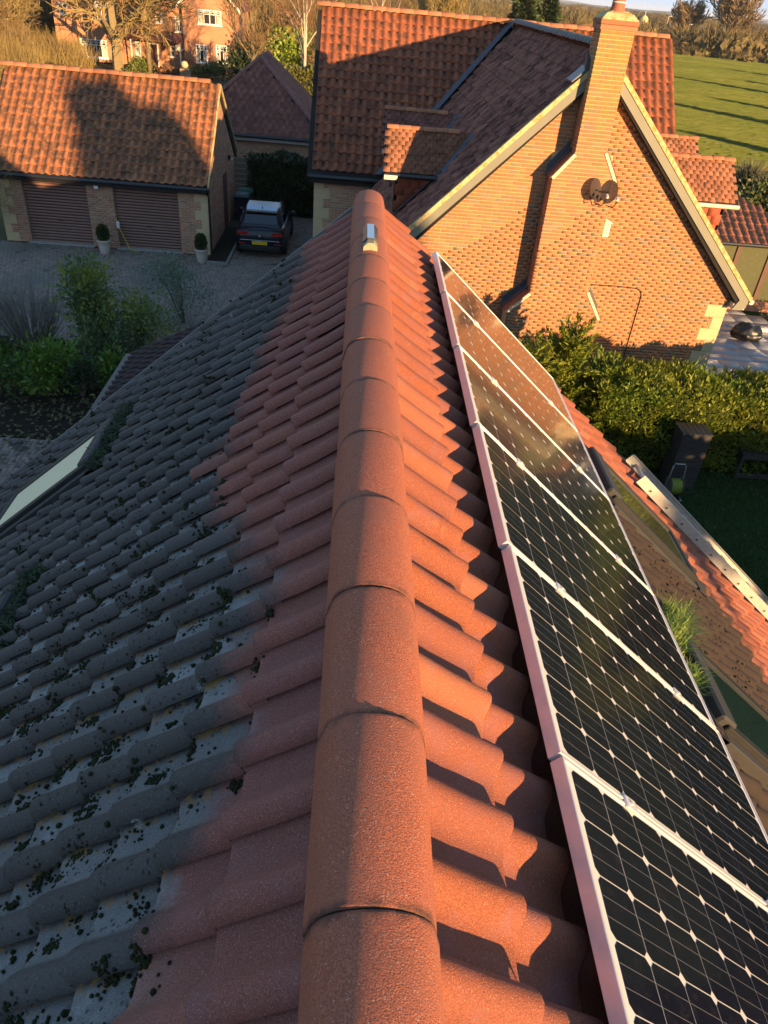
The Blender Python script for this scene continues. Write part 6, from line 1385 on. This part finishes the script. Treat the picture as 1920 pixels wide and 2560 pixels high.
# black bag on the patio
bg_ = thing('garden_bag', 'slumped black sack lying on the grey patio', 'sack', (12.85, 22.5, .03)); bm = bmesh.new(); bmesh.ops.create_icosphere(bm, subdivisions=4, radius=1)
from mathutils import noise as mnoise
for v in bm.verts:
    p = v.co.copy(); k = 1+.22*mnoise.noise(p*1.7)+.10*mnoise.noise(p*5); v.co = Vector((p.x*.52*k, p.y*.36*k, max(-.02, (p.z*.27+.15)*k+(.22 if p.x < -.05 and p.z > .5 else 0)*max(0, .5-abs(p.x+.25)))))
mb = MB(); mb.bm(bm); bm.free(); mb.smooth().build('sack', flat('black_polythene', (.010, .010, .011), .38), bg_)
t = thing('tool_tray', 'pale plastic tray behind the black sack', 'tray', (13.75, 23.2, .03)); mb = MB(); mb.bbox(-.2, .2, -.1, .1, 0, .12, .02); mb.build('tray', flat('pale_plastic', (.5, .5, .5), .4), t); mb = MB(); mb.bbox(-.17, .17, -.07, .07, .121, .135, .004); mb.build('rim', flat('pale_plastic_rim', (.35, .35, .36), .4), t)
# paddock fence
pf_ = thing('paddock_fence', 'dark post and rail fence along the edge of the field', 'fence', (23, 48, 0)); M_PF = flat('dark_rail', (.045, .038, .03), .9); a, b = Vector((19.2, 50.0, 0)), Vector((30.5, 43.2, 0)); d = (b-a); Lf = d.length; d.normalize(); 
for i in range(8):
    p = a+d*(Lf*i/7); mb = MB(); mb.box(p.x-.06, p.x+.06, p.y-.06, p.y+.06, 0, 1.25); part(pf_, mb.build('post', M_PF, pf_))
for z in (.45, .80, 1.15):
    mb = MB(); mb.prism([a+Vector((0, -.08, z-.05)), b+Vector((0, -.08, z-.05)), b+Vector((0, -.08, z+.05)), a+Vector((0, -.08, z+.05))], (0, .035, 0)); part(pf_, mb.build('rail', M_PF, pf_))
# spiky plant and garden hedge beside the garden room
sp = thing('cordyline', 'spiky grey-green plant beside the garden room roof', 'plant', (21.6, 43.6, 0)); r = np.random.default_rng(8); N = 420; a = r.normal(0, 1, (N, 3)); a[:, 2] = abs(a[:, 2])+.35; a /= np.linalg.norm(a, axis=1)[:, None]
V, F = sprays(np.tile((0, 0, .7), (N, 1)), a, 1.5, .035, .12, 9, -.08); mk('leaves', V, F, leaf_mat('cordyline_leaf', (.05, .05, .03), (.12, .115, .07)), sp); mb = MB(); mb.tube([(0, 0, 0), (0, 0, .8)], .12, 8); mb.build('stem', M_BARK, sp)
leafy('garden_evergreen', 'glossy evergreen shrub right of the garden room', 19.5, 36.5, 2.2, 2.2, 1.8, 3200, 95, leaf_mat('glossy_evergreen', (.035, .05, .012), (.10, .115, .03)), .22, .07); leafy('garden_evergreen', 'rounded evergreen shrub below the paddock fence', 22.5, 39.5, 1.9, 2.0, 1.6, 2600, 96, leaf_mat('glossy_evergreen_b', (.035, .05, .012), (.10, .115, .03)), .22, .07)
leafy('lavender_clump', 'grey lavender clump beside the garden room plinth', 16.3, 26.5, .6, .8, .6, 900, 97, leaf_mat('lavender', (.06, .065, .06), (.12, .12, .11)), .14, .02); leafy('lavender_clump', 'grey lavender clump nearest the patio edge', 14.9, 24.0, .5, .6, .5, 700, 98, leaf_mat('lavender_b', (.06, .065, .06), (.12, .12, .11)), .14, .02)
# ================================================================ FAR FARM BUILDINGS
M_SLATE = flat('dark_slate', (.075, .07, .075), .7, var=.3, scale=.6); M_STW = flat('stone_barn_wall', (.26, .19, .12), .9, var=.3, scale=.5)
def barn(name, label, x0, x1, y, dep, ze, zr, wall, roof_):
    t = thing(name, label, 'barn', ((x0+x1)/2, y, 0)); cx = (x1-x0)/2
    mb = MB(); mb.box(-cx+.3, cx-.3, 0, dep, 0, ze); mb.prism([(cx-.6, 0, ze), (cx-.6, dep, ze), (cx-.6, dep/2, zr-.3)], (.3, 0, 0)); mb.prism([(-cx+.3, 0, ze), (-cx+.3, dep, ze), (-cx+.3, dep/2, zr-.3)], (.3, 0, 0)); mb.build('wall', wall, t)
    mb = MB(); mb.prism([(-cx, -.4, ze-.2), (-cx, dep/2, zr), (-cx, dep+.4, ze-.2), (-cx, dep/2, zr-.25)], (2*cx, 0, 0)); mb.build('roof', roof_, t)
    mb = MB(); mb.box(-cx*.5, -cx*.5+1.2, -.03, .0, .1, 2.1); mb.build('door', M_BROWNT, t)
barn('slate_barn', 'long barn with dark slate roof beyond the field', 123.5, 139.5, 355, 9, H-6.7, H-3.4, M_STW, M_SLATE)
barn('low_farm_shed', 'low grey farm shed right of the chimney', 88, 97, 240, 6, 2.3, 3.9, M_STW, M_SLATE)
barn('distant_cottage', 'small pale cottage left of the chimney', 52, 58, 210, 5, 2.6, 4.4, flat('cream_render', (.6, .52, .36)), M_OLDR)
barn('red_roofed_barn', 'distant low barn with a red roof left of the chimney', 44, 58, 190, 6, 2.2, 3.8, M_STW, flat('far_red_roof', (.26, .10, .055)))
t = thing('yellow_silo', 'small domed yellow silo beside the chimney', 'silo', (93.8, 298, 0)); mb = MB(); mb.lathe([(1.55, 0), (1.55, 4.8), (1.35, 5.8), (.8, 6.5), (.05, 6.9)], 16); mb.smooth().build('tank', flat('yellow_render', (.62, .50, .22), .8), t); mb = MB(); mb.tube([(0, 0, 6.8), (0, 0, 8.1)], .1, 6); mb.build('finial', flat('pale_finial', (.6, .55, .45)), t)
for (x, y, hh, lab) in ((97.5, 285, 7.2, 'street lamp right of the yellow silo'), (103, 280, 5.6, 'shorter street lamp nearer the slate barn')):
    t = thing('street_lamp', lab, 'lamp', (x, y, 0), 0, 'street lamps by the farm'); mb = MB(); mb.tube([(0, 0, 0), (0, 0, hh)], .09, 6); mb.tube([(0, 0, hh), (.6, 0, hh+.1)], .07, 6); mb.build('post', flat('pale_lamp_post', (.45, .4, .3)), t); mb = MB(); mb.bbox(.4, 1.0, -.15, .15, hh+.05, hh+.2, .03); mb.build('lantern', flat('pale_lantern', (.7, .68, .6)), t)
# front garden things of the far house
t = thing('terracotta_pot', 'terracotta pot on the front step of the far house', 'pot', (-18.3, 78.6, 0)); mb = MB(); mb.lathe([(.2, 0), (.3, .5), (.34, .55), (.3, .56), (.1, .5)], 12); mb.build('pot', flat('pot_terracotta', (.34, .13, .06)), t)
t = thing('stone_pillar', 'low stone gate pillar with ball before the far house', 'pillar', (-15.8, 76.5, 0)); mb = MB(); mb.bbox(-.4, .4, -.4, .4, 0, .9, .03); mb.build('pillar', M_STW, t); mb = MB(); mb.lathe([(.05, .9), (.25, 1.0), (.33, 1.2), (.25, 1.42), (.03, 1.5)], 12); mb.smooth().build('ball', M_STONE, t)
for o in list(bpy.data.objects):
    if o.type == 'MESH' and not o.data.materials: o.data.materials.append(M_DECK)
# ================================================================ HAZE
mb = MB(); mb.box(-7000, 7000, -3500, 9500, -1.2, 36); hz_ = mb.build('haze', None); hm = bpy.data.materials.new('thin_haze'); hm.use_nodes = True
ht = hm.node_tree; ht.nodes.remove(ht.nodes['Principled BSDF']); pv = ht.nodes.new('ShaderNodeVolumePrincipled'); pv.inputs['Color'].default_value = (.80, .88, .97, 1); pv.inputs['Density'].default_value = 1.0e-4; pv.inputs['Anisotropy'].default_value = 0
ht.links.new(pv.outputs[0], ht.nodes['Material Output'].inputs['Volume']); hz_.data.materials.clear(); hz_.data.materials.append(hm); tag(hz_, 'thin pale haze over the far countryside', 'haze', kind='stuff')
